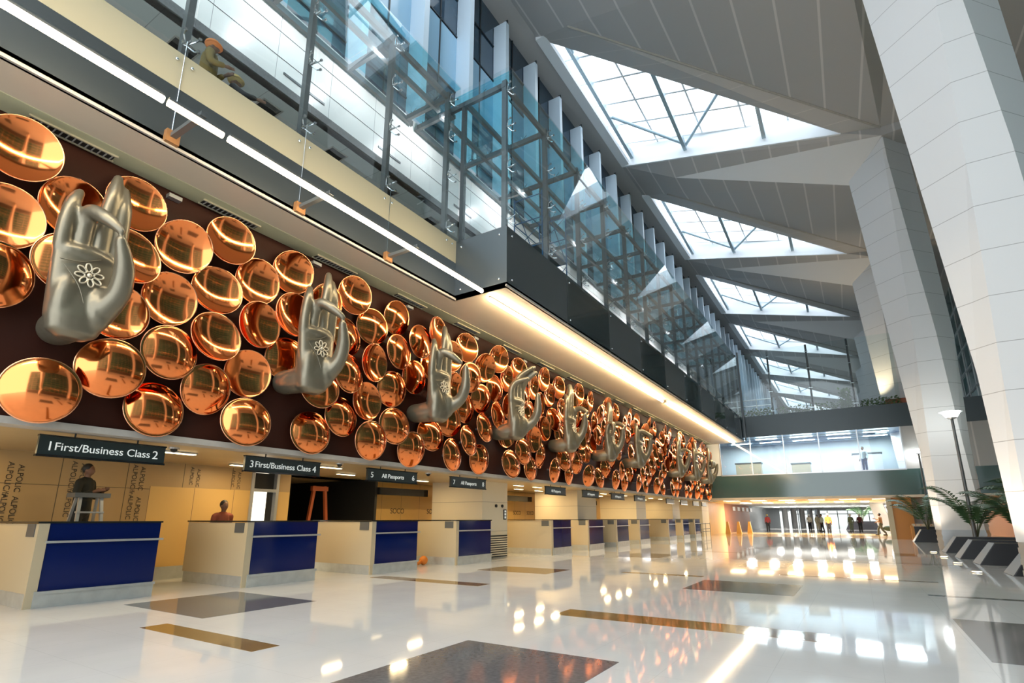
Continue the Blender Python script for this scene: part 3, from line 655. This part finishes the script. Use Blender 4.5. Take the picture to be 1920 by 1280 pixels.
# panels' round bolts
bo = MB()
for y in (1.0, 3.35, 5.68, 8.0, 10.3):
    for dy in (-0.12, 0.12): bo.ball((-8.48, y + dy, 8.62), 0.03, 8, 5)
trim(bo, M_chrome, True)
bo = MB()
for z in (7.3, 8.55):
    for x in (-8.3, -7.05): bo.ball((x, 10.6, z), 0.035, 8, 5)
for i in range(11):
    for z in (7.3, 8.55): bo.ball((-6.82, 10.85 + i * 3.4, z), 0.03, 8, 5)
trim(bo, M_chrome, True)
# blue scaffold tower in the glass box
sc = thing('scaffold_tower', 'blue steel scaffold tower inside the glass box', 'scaffold', (-8.4, 15.3, 7.9))
m = MB()
for x in (-0.55, 0.55):
    for y in (-0.9, 0.9): m.tube([(x, y, 0), (x, y, 4.4)], 0.025, 6)
m.build('uprights', M_scaf, sc)
m = MB()
for z in (0.4, 1.4, 2.4, 3.4, 4.3):
    for x in (-0.55, 0.55): m.tube([(x, -0.9, z), (x, 0.9, z)], 0.02, 6)
    for y in (-0.9, 0.9): m.tube([(-0.55, y, z), (0.55, y, z)], 0.02, 6)
for z in (0.4, 2.4):
    for x in (-0.55, 0.55): m.tube([(x, -0.9, z), (x, 0.9, z + 1.9)], 0.015, 6); m.tube([(x, 0.9, z), (x, -0.9, z + 1.9)], 0.015, 6)
m.build('braces', M_scaf, sc)
MB().box(-0.5, 0.5, -0.9, 0.9, 2.42, 2.47).build('deck', M_post, sc)

# fill lights added on the enclosure beams to brighten the cream wall
for i in range(13):
    y = 1.03 + i * 2.33 * 1.0 * (1 if i < 4 else 1.0)
    y = [1.03, 3.36, 5.68, 8.0][i] if i < 4 else 10.72 + (i - 4) * 4.66
    if y > 44: continue
    o = thing('added_fill_light', 'small grey added fill light on a glass-roof beam, %s from the left' % ordinal(i + 1), 'light', (-8.95, y, 13.2), 'added fill lights on the glass-roof beams')
    MB().box(-0.09, 0.09, -0.16, 0.16, -0.09, 0.03).build('body', M_post, o)
    MB().box(-0.095, -0.09, -0.13, 0.13, -0.07, 0.02).build('lens', M_cool, o)
    area('added_fill_lamp', (-0.12, 0, -0.05), (0, PI / 2 - 0.35, 0), 0.12, 0.26, 20 if i < 4 else 30, (0.98, 0.97, 1.0), o)

# ================================================================== THE BRIDGE
struct(MB().box(-9.8, 8.9, YE, YE + 0.12, 2.86, 4.55).build('wall_bridge_lower', M_teal))
struct(MB().box(-9.8, 8.9, YE - 0.02, YE + 5.2, 2.70, 2.86).build('ceiling_bridge_under', M_soffit))
struct(MB().box(-9.8, 8.9, YE, YE + 0.12, 7.4, 9.0).build('wall_bridge_upper', M_slate))
struct(MB().box(-9.8, -8.75, YE, YE + 0.12, 4.55, 7.4).build('wall_bridge_end', M_cream))
struct(MB().box(3.05, 8.9, YE + 0.02, YE + 0.14, 4.55, 7.4).build('wall_bridge_right', M_ceil))
struct(MB().box(-9.8, 8.9, YE + 0.12, YE + 5.2, 4.4, 4.55).build('floor_bridge', M_navyfloor))
struct(MB().box(-9.8, 8.9, YE + 0.12, YE + 5.2, 7.4, 7.55).build('ceiling_bridge', M_steelbeam))
struct(MB().box(-9.8, 8.9, YE + 5.0, YE + 5.2, 4.55, 7.4).build('wall_bridge_back', mat('pale_grey_wall', (0.55, 0.62, 0.66), 0.5)))
bw = struct(MB().box(-8.75, 3.05, YE + 0.05, YE + 0.07, 4.55, 7.4).build('window_bridge', M_clear))
m = MB()
for x in (-8.75, -6.5, -4.2, -1.9, 0.5, 3.0): m.box(x, x + 0.07, YE - 0.02, YE + 0.1, 4.55, 7.4)
m.box(-8.75, 3.05, YE - 0.02, YE + 0.1, 4.5, 4.58).build('mullions', M_alu, bw)
i = 0
for x in (-7.6, -5.4, -3.0, -0.6, 1.7):
    for y in (1.0, 3.2):
        i += 1
        o = thing('tube_light', 'bright cool tube light inside the bridge, %s of the ten' % ordinal(i), 'light', (x, YE + y, 7.3), 'tube lights inside the bridge')
        MB().box(-0.75, 0.75, -0.06, 0.06, 0.02, 0.1).build('housing', M_alu, o); MB().box(-0.75, 0.75, -0.05, 0.05, -0.03, 0.02).build('tube', M_cool, o)
        area('tube_lamp', (0, 0, -0.1), (0, 0, 0), 1.5, 0.1, 75, (0.85, 0.95, 1.0), o)
m = MB()
for y in (1.2, 2.2, 3.4, 4.4): m.tube([(-8.7, YE + y, 7.32), (1.7, YE + y, 7.32)], 0.07, 6)
tag(m.build('pipe_run', M_steelbeam), 'grey ceiling pipes inside the lit bridge', 'pipes')
for i, (x, w, h) in enumerate([(-7.2, 1.9, 1.1), (-3.4, 1.3, 0.9), (1.0, 1.8, 1.4)]):
    o = thing('booth', ['low grey booth inside the bridge at left', 'dark framed booth inside the bridge at middle', 'tall pale booth inside the bridge at right'][i], 'booth', (x, YE + 3.4, 4.55), 'booths inside the bridge')
    MB().box(-w / 2, w / 2, -0.4, 0.4, 0, h).build('body', [M_beige, M_clear, M_white][i] if i != 1 else M_beige, o); MB().box(-w / 2 - 0.05, w / 2 + 0.05, -0.45, 0.45, h, h + 0.1).build('frame', M_post, o)
# planter and glass screen on top of the bridge
struct(MB().box(-6.9, 8.9, YE + 0.12, YE + 5.2, 8.6, 8.75).build('floor_bridge_top', M_fascia))
bs_ = thing('bridge_glass_screen', 'clear glass screen on dark round posts above the bridge', 'glass screen')
for x in (-6.95, -4.6, -1.9, 0.75):
    MB().tube([(x, YE + 0.25, 8.75), (x, YE + 0.25, 14.15)], 0.07, 10).build('post', M_blackrubber, bs_)
    for z in (9.3, 10.8, 12.3, 13.6):
        mm = MB(); mm.tube([(x - 0.14, YE + 0.17, z), (x + 0.14, YE + 0.17, z)], 0.02, 6); mm.build('fitting', M_chrome, bs_)
for a, b in ((-6.95, -4.6), (-4.6, -1.9), (-1.9, 0.75), (0.75, 3.4)):
    MB().box(a + 0.01, b - 0.01, YE + 0.13, YE + 0.14, 8.75, 14.1).build('pane', M_clear, bs_)
dp = thing('corner_post_pair', 'pair of dark steel posts at the corner of glass box and bridge', 'posts')
for x in (-7.35, -6.75): MB().box(x, x + 0.12, YE - 0.25, YE - 0.12, 7.1, 14.2).build('post', M_post, dp)
def leaves(n, bx, size, seed):
    r = random.Random(seed); m = MB()
    for _ in range(n):
        x, y, z = r.uniform(*bx[0]), r.uniform(*bx[1]), bx[2][0] + (bx[2][1] - bx[2][0]) * r.random() ** 1.3
        a, t, l = r.uniform(0, 2 * PI), r.uniform(-0.6, 1.0), size * r.uniform(0.7, 1.4)
        d = Vector((math.cos(a) * math.cos(t), math.sin(a) * math.cos(t), math.sin(t))) * l; s_ = Vector((-math.sin(a), math.cos(a), 0)) * l * 0.28
        p0 = Vector((x, y, z)); m.quad(p0, p0 + d * 0.5 + s_, p0 + d, p0 + d * 0.5 - s_)
    return m
for i, (x0, x1) in enumerate(((-6.6, -4.7), (-4.4, -2.0), (-1.7, 0.6), (0.9, 3.3))):
    o = thing('planted_trough', 'low green planting along the top of the bridge, %s trough from the left' % ordinal(i + 1), 'plants', (0, 0, 0), 'planted troughs on the bridge')
    MB().box(x0, x1, YE + 0.4, YE + 0.9, 8.75, 9.02).build('trough', M_planter, o)
    leaves(420, ((x0, x1), (YE + 0.35, YE + 0.95), (9.02, 9.6)), 0.2, i).build('foliage', M_leaf2, o)
o = thing('clipped_shrub', 'taller yellow-green shrub among the bridge planting at right', 'plant', (0.2, YE + 0.7, 9.0)); 
leaves(500, ((-0.35, 0.35), (-0.3, 0.3), (0, 1.5)), 0.25, 11).build('foliage', M_leaf2, o); MB().tube([(0, 0, 0), (0, 0, 1.2)], 0.03, 6).build('stem', M_stem, o)
# orange box seat by the third column
tag(MB().slab([(2.1, YE + 1.5, 8.75), (4.4, YE + 1.5, 8.75), (4.4, YE + 1.5, 9.6), (2.6, YE + 1.5, 9.6)], (0, 1.2, 0)).build('column_skirt', M_redwood), 'orange-brown boxed skirt round the column on the bridge', 'box')
rl = thing('metal_railing', 'grey horizontal railing above the bridge at left', 'railing', (-6.0, YE + 2.5, 8.75))
for z in (0.5, 1.0, 1.5, 2.0): MB().tube([(-1.1, 0, z), (1.1, 0, z)], 0.035, 6).build('rail', M_alu, rl)
for x in (-1.1, 0, 1.1): MB().tube([(x, 0, 0), (x, 0, 2.05)], 0.035, 6).build('upright', M_alu, rl)
# reveals under the bridge
struct(MB().box(1.9, 3.0, YE + 0.5, YE + 5, 0, 2.7).build('wall_under_right', M_orange))
struct(MB().box(1.6, 1.9, YE + 0.4, YE + 0.7, 0, 2.7).build('trim_99', M_band))
for i in range(6):
    o = thing('downlight_panel', 'warm light panel under the bridge, %s from the left' % ordinal(i + 1), 'light', (-8.6 + i * 2.0, YE + 2.4, 2.70), 'warm panels under the bridge')
    MB().box(-0.6, 0.6, -0.9, 0.9, -0.015, 0).build('frame', M_alu, o); MB().box(-0.5, 0.5, -0.8, 0.8, -0.025, -0.015).build('diffuser', M_ledsmall, o)
    area('panel_lamp', (0, 0, -0.05), (0, 0, 0), 1.0, 1.6, 16, (1.0, 0.80, 0.5), o)

# ================================================================== BEYOND THE BRIDGE
struct(MB().box(-24, 10, 50, 170, 2.75, 2.95).build('ceiling_beyond', mat('pale_ceiling', (0.7, 0.72, 0.7), 0.5)))
struct(MB().box(-11.2, -11.0, 46.2, 56, 0, 2.75).build('wall_honey_far', M_plain))
struct(MB().box(-11.2, -11.0, 56, 70, 0, 2.75).build('wall_red_panel', mat('rust_brown_panel', (0.28, 0.10, 0.035), 0.5)))
struct(MB().box(-11.2, -11.0, 70, 99, 0, 2.75).build('wall_dark_panel', M_post))
for i in range(5):
    o = tag(MB().tube([(-9.5 + 0.9 * i, 92 + 3 * i, 0), (-9.5 + 0.9 * i, 92 + 3 * i, 2.75)], 0.4, 14).build('round_column', M_white), 'pale round column beyond the bridge, %s from the left' % ordinal(i + 1), 'column', 'round columns beyond the bridge')
for i in range(4):
    o = tag(MB().slab([(1.5 + 0.35 * i, 64 + 8 * i, 0), (2.6 + 0.35 * i, 64 + 8 * i, 0), (2.0 + 0.35 * i, 64 + 8 * i, 2.74), (0.9 + 0.35 * i, 64 + 8 * i, 2.74)], (0, 1.2, 0)).build('leaning_pier', M_white), 'white leaning pier at the far right, %s from the bridge' % ordinal(i + 1), 'pier', 'white leaning piers')
for i in range(14):
    x, y = -9 + (i % 7) * 1.9, 56 + (i // 7) * 22
    o = thing('ceiling_panel_light', 'pale ceiling light beyond the bridge, %s of %s row' % (ordinal(i % 7 + 1), 'near' if i < 7 else 'far'), 'light', (x, y, 2.75), 'ceiling lights beyond the bridge')
    MB().box(-0.3, 0.3, -1.2, 1.2, -0.03, 0).build('diffuser', mat('cool_panel', (1, 1, 1), emit=(0.95, 0.97, 1), es=7) if i == 0 else bpy.data.materials['cool_panel'], o)
    area('panel_lamp', (0, 0, -0.06), (0, 0, 0), 0.6, 2.4, 170, (1.0, 0.95, 0.88), o)
for i in range(5):
    o = thing('shop_sign', 'small pale sign on the far panel wall, %s from the left' % ordinal(i + 1), 'sign', (-10.98, 60 + i * 2.6, 2.1), 'small signs on the far panel wall')
    MB().box(0, 0.05, 0, 1.2, 0, 0.4).build('board', M_white, o)
for i in range(3):
    tag(MB().slab([(-10.4 + i * 0.75, 52.5 + i, 0), (-9.95 + i * 0.75, 52.5 + i, 0), (-10.1 + i * 0.75, 52.5 + i, 1.05), (-10.25 + i * 0.75, 52.5 + i, 1.05)], (0, 0.25, 0)).build('queue_stand', M_plain), 'honey tapered stand near the far counters, %s from the left' % ordinal(i + 1), 'stand', 'tapered stands')
rl = thing('low_barrier', 'low dark barrier beside the last counter', 'barrier', (-10.3, 43.2, 0))
for z in (0.35, 0.55, 0.95): MB().tube([(0, 0, z), (0, 3.0, z)], 0.025, 6).build('rail', M_post, rl)
for y in (0, 1.5, 3): MB().tube([(0, y, 0), (0, y, 1.0)], 0.03, 6).build('upright', M_post, rl)
fe = struct(MB().box(-24, 9, 124, 124.2, 0, 2.75).build('window_far', mat('lit_shopfront', (0.8, 0.85, 0.85), 0.4, emit=(0.92, 0.97, 0.95), es=0.75)))
m = MB()
for i in range(12): m.box(-10.5 + i * 1.7, -10.38 + i * 1.7, 123.8, 124, 0, 2.75)
m.box(-10.9, 9, 123.8, 124, 2.1, 2.22).build('mullions', M_post, fe)
# desk with red lights right of the bridge opening
o = thing('reception_desk', 'dark desk with a pale dotted top behind the column', 'desk', (3.4, 43.3, 0))
MB().box(-0.6, 3.0, 0, 0.8, 0, 0.85).build('body', M_planter, o); MB().box(-0.65, 3.05, -0.05, 0.85, 0.85, 1.0).build('top', M_soffit, o); MB().box(-0.75, -0.6, 0, 0.8, 0, 0.9).build('side', M_orange, o)
m = MB()
for i in range(14): m.ball((-0.5 + i * 0.26, -0.06, 0.93), 0.035, 8, 5)
m.build('dots', M_redwood, o)

# ================================================================== LAMP, PLANTERS, PALMS
def lamp(x, y, h, label, en=70):
    o = thing('lamp_post', label, 'lamp', (x, y, 0), 'lamp posts by the planters')
    MB().tube([(0, 0, 0), (0, 0, 0.12)], 0.12, 14).build('foot', M_post, o)
    MB().tube([(0, 0, 0.1), (0, 0, h)], [0.07, 0.05], 12).build('pole', M_post, o)
    MB().tube([(0, 0, h), (0, 0, h + 0.06)], [0.1, 0.2], 14).tube([(0, 0, h + 0.3), (0, 0, h + 0.36)], [0.42, 0.06], 16).build('cap', M_alu, o)
    MB().tube([(0, 0, h + 0.06), (0, 0, h + 0.3)], [0.18, 0.34], 16).build('glass', M_lampglow, o)
    l = bpy.data.lights.new('lamp_bulb', 'POINT'); l.energy = en; l.color = (0.92, 1.0, 0.98); l.shadow_soft_size = 0.15
    lo = bpy.data.objects.new('lamp_bulb', l); LINK(lo); lo.location = (0, 0, h + 0.5); lo.parent = o
lamp(3.79, 28.75, 5.4, 'tall grey lamp post with a blazing white head, right of the hall')
lamp(3.75, 43.9, 5.4, 'distant lamp post with a green-white glow at the right end of the bridge', 14)
def palm(x, y, z, h, seed, label, n=9, lean=0):
    r = random.Random(seed); o = thing('potted_palm', label, 'palm', (x, y, z), 'palms along the planters')
    fr, st = MB(), MB()
    for i in range(n):
        a = 2 * PI * i / n + r.uniform(-0.3, 0.3); L_ = h * r.uniform(0.8, 1.1); up_ = r.uniform(0.75, 1.25)
        pts = []
        for t in range(9):
            s_ = t / 8; pts.append(Vector((math.cos(a) * L_ * 0.75 * s_ ** 1.3, math.sin(a) * L_ * 0.75 * s_ ** 1.3, h * up_ * (s_ * 1.25 - 0.62 * s_ ** 2.4))))
        st.tube(pts, [0.022 * (1 - 0.7 * t / 8) for t in range(9)], 5)
        for t in range(3, 9):
            for q_ in range(3):
                f_ = (t - 1 + q_ / 3) / 8; i0 = min(int(f_ * 8), 7); p_ = pts[i0].lerp(pts[i0 + 1], f_ * 8 - i0); d = (pts[min(i0 + 1, 8)] - pts[i0]).normalized()
                side = d.cross(Vector((0, 0, 1))).normalized(); ll = 0.32 * h * (1.15 - abs(f_ - 0.6) * 1.3) * 0.55
                for s2 in (-1, 1):
                    tip = p_ + side * s2 * ll + d * ll * 0.55 - Vector((0, 0, ll * 0.3)); w_ = d * 0.022 * h * 0.7
                    fr.quad(p_ - w_, p_.lerp(tip, 0.5) - w_ * 1.3, tip, p_.lerp(tip, 0.5) + w_ * 1.3)
    st.build('stems', M_stem, o); fr.build('fronds', M_leaf, o)
    return o
def planter(x, y, L_, w, h, label, m1, m2):
    o = thing('stone_planter', label, 'planter', (x, y, 0), 'black stone planters along the right')
    b = MB(); b.add([(0, 0, 0), (L_, 0, 0), (L_, w, 0), (0, w, 0), (0.45, 0.18, h), (L_ - 0.2, 0.18, h), (L_ - 0.2, w - 0.18, h), (0.45, w - 0.18, h)],
                    [(3, 2, 1, 0), (4, 5, 6, 7), (0, 1, 5, 4), (1, 2, 6, 5), (2, 3, 7, 6)]); b.build('trough', M_planter, o)
    MB().add([(-0.003, 0, 0), (-0.003, w, 0), (0.447, w - 0.18, h), (0.447, 0.18, h)], [(0, 1, 2, 3)]).slab([(0, 0, 0), (0, w, 0), (0.45, w - 0.18, h), (0.45, 0.18, h)], (-0.02, 0, 0.01)).build('end_face', m1, o)
    return o
PL = [(2.75, 28.4, 'fourth from the camera'), (2.72, 24.4, 'third from the camera'), (2.85, 21.6, 'second from the camera, with a polished grey end'), (2.95, 17.9, 'nearest the camera, at the frame edge')]
for i, (x, y, lb) in enumerate(PL): planter(x, y, 3.4, 1.25 if i < 3 else 1.1, 0.62, 'black sloping stone planter, ' + lb, M_planter_side, M_planter)
planter(2.5, 40.2, 2.2, 1.2, 0.7, 'blue-black sloping planter beyond the second column', M_alu, M_planter)
planter(-1.6, 78, 3.6, 1.6, 1.0, 'dark trapezoid planter in the distance under the bridge', M_planter, M_planter)
palm(3.9, 29.0, 0.6, 2.6, 1, 'young palm in the fourth planter, left of the lamp post')
palm(4.7, 25.0, 0.6, 2.4, 2, 'young palm in the third planter, right of the lamp post')
palm(5.0, 22.2, 0.6, 2.5, 3, 'young palm in the second planter, before the orange lit bay', 8)
palm(5.2, 18.5, 0.6, 2.2, 4, 'palm in the nearest planter, half hidden by the near column', 7)
palm(3.3, 40.8, 0.65, 2.8, 5, 'palm beyond the second column, above the dotted desk')
palm(0.2, 78.8, 1.0, 2.2, 6, 'small dark palm in the distance under the bridge')
for i in range(4):
    o = thing('floor_uplight', 'small glowing floor uplight beside the planters, %s from the camera' % ordinal(i + 1), 'light', (2.35, 18.6 + i * 3.3, 0.0), 'floor uplights')
    MB().tube([(0, 0, 0), (0, 0, 0.02)], 0.13, 14).build('ring', M_alu, o); MB().tube([(0, 0, 0.02), (0, 0, 0.03)], 0.1, 14).build('lens', M_ledsmall, o)

# ================================================================== PEOPLE
def person(label, loc, rz, top, legs, helmet=None, walk=0.0, arms='down', bag=None, crouch=False, skirt=False):
    J = {}
    st = 0.30 * walk
    hipz = 0.92; a1, a2 = (0.10, st, 0.08), (-0.10, -st, 0.08 + 0.05 * walk)
    K1, K2 = (0.10, st * 0.75, 0.50), (-0.10, -st * 0.25 - 0.0, 0.49)
    b = MB()
    b.limb([(0.09, 0, hipz), K1, a1], [0.095, 0.062, 0.045], 10); b.limb([(-0.09, 0, hipz), K2, a2], [0.095, 0.062, 0.045], 10)
    for a in (a1, a2): b.limb([(a[0], a[1] - 0.04, 0.05), (a[0] * 1.15, a[1] + 0.15, 0.035)], [0.045, 0.035], 8)
    b.limb([(0, 0, 0.93), (0, 0, 1.15), (0, 0.0, 1.36)], [0.13, 0.125, 0.125], 12); b.limb([(-0.15, 0, 1.39), (0.15, 0, 1.39)], [0.07, 0.07], 10)
    b.limb([(0, 0, 1.38), (0, 0.015, 1.53)], [0.055, 0.052], 10); b.ball((0, 0.025, 1.63), (0.075, 0.095, 0.115)); b.ball((0, 0.12, 1.615), (0.014, 0.02, 0.022), 8, 5)
    for s_ in (-1, 1): b.ball((0.078 * s_, 0.02, 1.62), (0.012, 0.025, 0.033), 8, 5); b.ball((0.03 * s_, 0.108, 1.645), (0.012, 0.01, 0.008), 8, 5)
    b.ball((0, 0.112, 1.572), (0.026, 0.010, 0.009), 8, 5)
    def arm(s_, el, wr):
        sh = (0.185 * s_, 0, 1.385); b.limb([sh, el, wr], [0.052, 0.042, 0.03], 10)
        d = (Vector(wr) - Vector(el)).normalized(); side = Vector((1, 0, 0)).cross(d).normalized() if abs(d.x) < 0.9 else Vector((0, 1, 0)); w0 = Vector(wr)
        b.limb([w0, w0 + d * 0.09], [0.03, 0.036], 8)
        for q_ in range(4): o_ = side * (q_ - 1.5) * 0.019; b.limb([w0 + d * 0.085 + o_, w0 + d * (0.13 + 0.008 * (q_ in (1, 2))) + o_, w0 + d * 0.165 + o_ + Vector((0, 0.012, 0.0))], [0.0105, 0.0095, 0.008], 6)
        b.limb([w0 + d * 0.03 + side * 0.03, w0 + d * 0.075 + side * 0.055 + Vector((0, 0.01, 0))], [0.012, 0.010], 6)
        return sh
    A = {'down': (((0.24, -0.04 + st * .3, 1.12), (0.25, 0.06 - st * 0.2, 0.88)), ((-0.24, -0.04 - st * .3, 1.12), (-0.25, 0.06 + st * .8, 0.88))),
         'front': (((0.25, 0.04, 1.14), (0.14, 0.26, 1.22)), ((-0.25, 0.04, 1.14), (-0.14, 0.26, 1.24))),
         'reach': (((0.27, 0.16, 1.24), (0.20, 0.40, 1.30)), ((-0.26, 0.02, 1.14), (-0.20, 0.22, 1.05)))}[arms]
    for s_, (el, wr) in zip((1, -1), A): arm(s_, el, wr)
    o = obj('person', remeshed(b, 0.0135, M_skin, 2), None, loc); o.rotation_euler = (0, 0, rz); tag(o, label, 'person')
    c = MB(); c.limb([(0, 0, 0.92), (0, 0, 1.15), (0, 0, 1.37)], [0.155, 0.15, 0.145], 12); c.limb([(-0.15, 0, 1.39), (0.15, 0, 1.39)], [0.088, 0.088], 10)
    for s_, (el, wr) in zip((1, -1), A): c.limb([(0.185 * s_, 0, 1.385), el, Vector(el).lerp(Vector(wr), 0.8)], [0.072, 0.062, 0.05], 10)
    obj('shirt', remeshed(c, 0.018, cloth(top), 2), o)
    c = MB(); c.limb([(0, 0, 0.86), (0, 0, 0.98)], [0.15, 0.145], 12)
    for hx, K_, a_ in ((0.09, K1, a1), (-0.09, K2, a2)): c.limb([(hx, 0, 0.9), K_, (a_[0], a_[1], a_[2] + 0.05)], [0.115, 0.085, 0.072], 10)
    obj('trousers', remeshed(c, 0.018, cloth(legs), 2), o)
    c = MB()
    for a in (a1, a2): c.limb([(a[0], a[1] - 0.05, 0.05), (a[0] * 1.15, a[1] + 0.17, 0.045)], [0.055, 0.045], 8)
    obj('shoes', remeshed(c, 0.012, cloth((0.02, 0.02, 0.02)), 1), o)
    if helmet:
        c = MB(); c.ball((0, 0.01, 1.69), (0.115, 0.135, 0.10), 16, 8); c.tube([(0, 0.03, 1.665), (0, 0.03, 1.68)], [0.15, 0.145], 16); c.build('helmet', cloth(helmet), o, True)
    else:
        c = MB(); c.ball((0, -0.005, 1.665), (0.088, 0.10, 0.105), 14, 8); c.build('hair', M_hair, o, True)
    if bag:
        c = MB(); c.ball((0.33, 0.03, 0.72), (0.07, 0.16, 0.14)); c.tube([(0.27, 0.0, 0.86), (0.3, 0.05, 0.80)], 0.01, 6); c.build('handbag', cloth(bag), o, True)
    return o
OR = (0.85, 0.22, 0.05)
p1 = person('worker in a dark green jacket standing behind the stepladder', (-12.6, 4.55, 0.62), -0.9, (0.008, 0.009, 0.006), (0.006, 0.006, 0.006), arms='front')
person('person in a dull red top walking behind the second counter', (-12.6, 7.35, 0), -1.6, (0.25, 0.06, 0.03), (0.05, 0.04, 0.04), walk=0.7)
person('worker in an ochre shirt and orange helmet on the gallery', (-8.95, 3.92, 8.08), -0.5, (0.22, 0.15, 0.04), (0.05, 0.05, 0.05), helmet=(0.8, 0.25, 0.06), arms='front')
person('worker in a dark shirt and tan helmet on the gallery, lower down', (-9.0, 4.42, 7.74), -0.4, (0.03, 0.03, 0.03), (0.05, 0.05, 0.05), helmet=(0.6, 0.42, 0.15), arms='reach')
person('man in an orange shirt and white helmet, seen from behind', (-2.54, 58.6, 0), 0.1, OR, (0.01, 0.01, 0.012), helmet=(0.85, 0.85, 0.82))
person('man in a cream shirt and white helmet, left of the group', (-5.0, 72, 0), 0.2, (0.6, 0.55, 0.45), (0.01, 0.01, 0.015), helmet=(0.85, 0.85, 0.82), walk=0.3)
person('person in a khaki outfit beside the man in cream', (-4.2, 72.6, 0), -0.3, (0.3, 0.27, 0.18), (0.3, 0.27, 0.18), bag=(0.4, 0.2, 0.15))
person('person in dark trousers just behind the orange shirt', (-3.5, 67, 0), 2.0, (0.35, 0.4, 0.35), (0.01, 0.01, 0.01), walk=0.3)
person('person in an olive outfit and white cap, middle distance', (-0.9, 68, 0), 0.4, (0.12, 0.15, 0.08), (0.12, 0.15, 0.1), helmet=(0.8, 0.8, 0.75))
person('person in a dark maroon coat beside the olive outfit', (-0.1, 69, 0), -0.4, (0.10, 0.02, 0.02), (0.02, 0.02, 0.02), helmet=(0.8, 0.8, 0.75))
person('striding person in a grey and orange top carrying a load, front', (1.35, 54.6, 0), 1.3, (0.35, 0.22, 0.15), (0.08, 0.09, 0.08), walk=1.0, arms='reach')
person('striding person in a pale shirt at the back of the carrying pair', (2.6, 54.8, 0), 1.3, (0.55, 0.58, 0.6), (0.02, 0.02, 0.03), walk=1.0)
person('person in a red top near the far dark wall', (-8.6, 66, 0), 0.3, (0.5, 0.08, 0.08), (0.05, 0.05, 0.05), helmet=(0.85, 0.7, 0.3))
person('person in a pale shirt inside the lit bridge', (0.75, YE + 1.2, 4.55), 2.6, (0.5, 0.6, 0.65), (0.02, 0.05, 0.15))
o = thing('carried_load', 'dark bundle carried between the two striding people', 'bundle', (1.95, 54.6, 0.55)); MB().ball((0, 0, 0), (0.5, 0.2, 0.22)).build('bundle', cloth((0.10, 0.16, 0.15)), o, True)
# aluminium stepladder behind the first counter
sl = thing('step_ladder', 'aluminium stepladder with a dark top tray behind the first counter', 'ladder', (-12.1, 4.45, 0))
for y in (-0.22, 0.22):
    MB().bar((0.12, y * 0.75, 1.72), (0.45, y * 1.2, 0.0), 0.05).build('front_leg', M_alu, sl); MB().bar((-0.05, y * 0.75, 1.72), (-0.45, y * 1.2, 0.0), 0.04).build('rear_leg', M_alu, sl)
for i in range(5):
    z = 0.28 + i * 0.29; f_ = 1 - z / 1.72; MB().box(0.06 + 0.33 * f_, 0.16 + 0.33 * f_, -0.2 - 0.07 * f_, 0.2 + 0.07 * f_, z, z + 0.03).build('tread', M_alu, sl)
MB().box(-0.16, 0.2, -0.28, 0.28, 1.72, 1.80).build('top_tray', M_post, sl)
tag(MB().box(-12.85, -12.35, 4.2, 4.85, 0.0, 0.60).build('work_platform', M_post), 'low platform under the worker behind the first counter', 'platform')
tag(MB().box(-9.3, -8.7, 3.6, 4.2, 7.9, 8.08).build('step_board', M_post), 'low board behind the parapet', 'board')
# wooden trestle in the dark doorway
tr = thing('wooden_trestle', 'tall wooden A-shaped trestle in the dark opening', 'trestle', (-14.6, 11.6, 0))
for y in (-0.28, 0.28): MB().bar((0, y * 0.7, 2.35), (0, y * 1.8, 0), 0.09).build('leg', M_redwood, tr)
MB().box(-0.06, 0.06, -0.3, 0.3, 2.2, 2.34).build('head', M_redwood, tr)
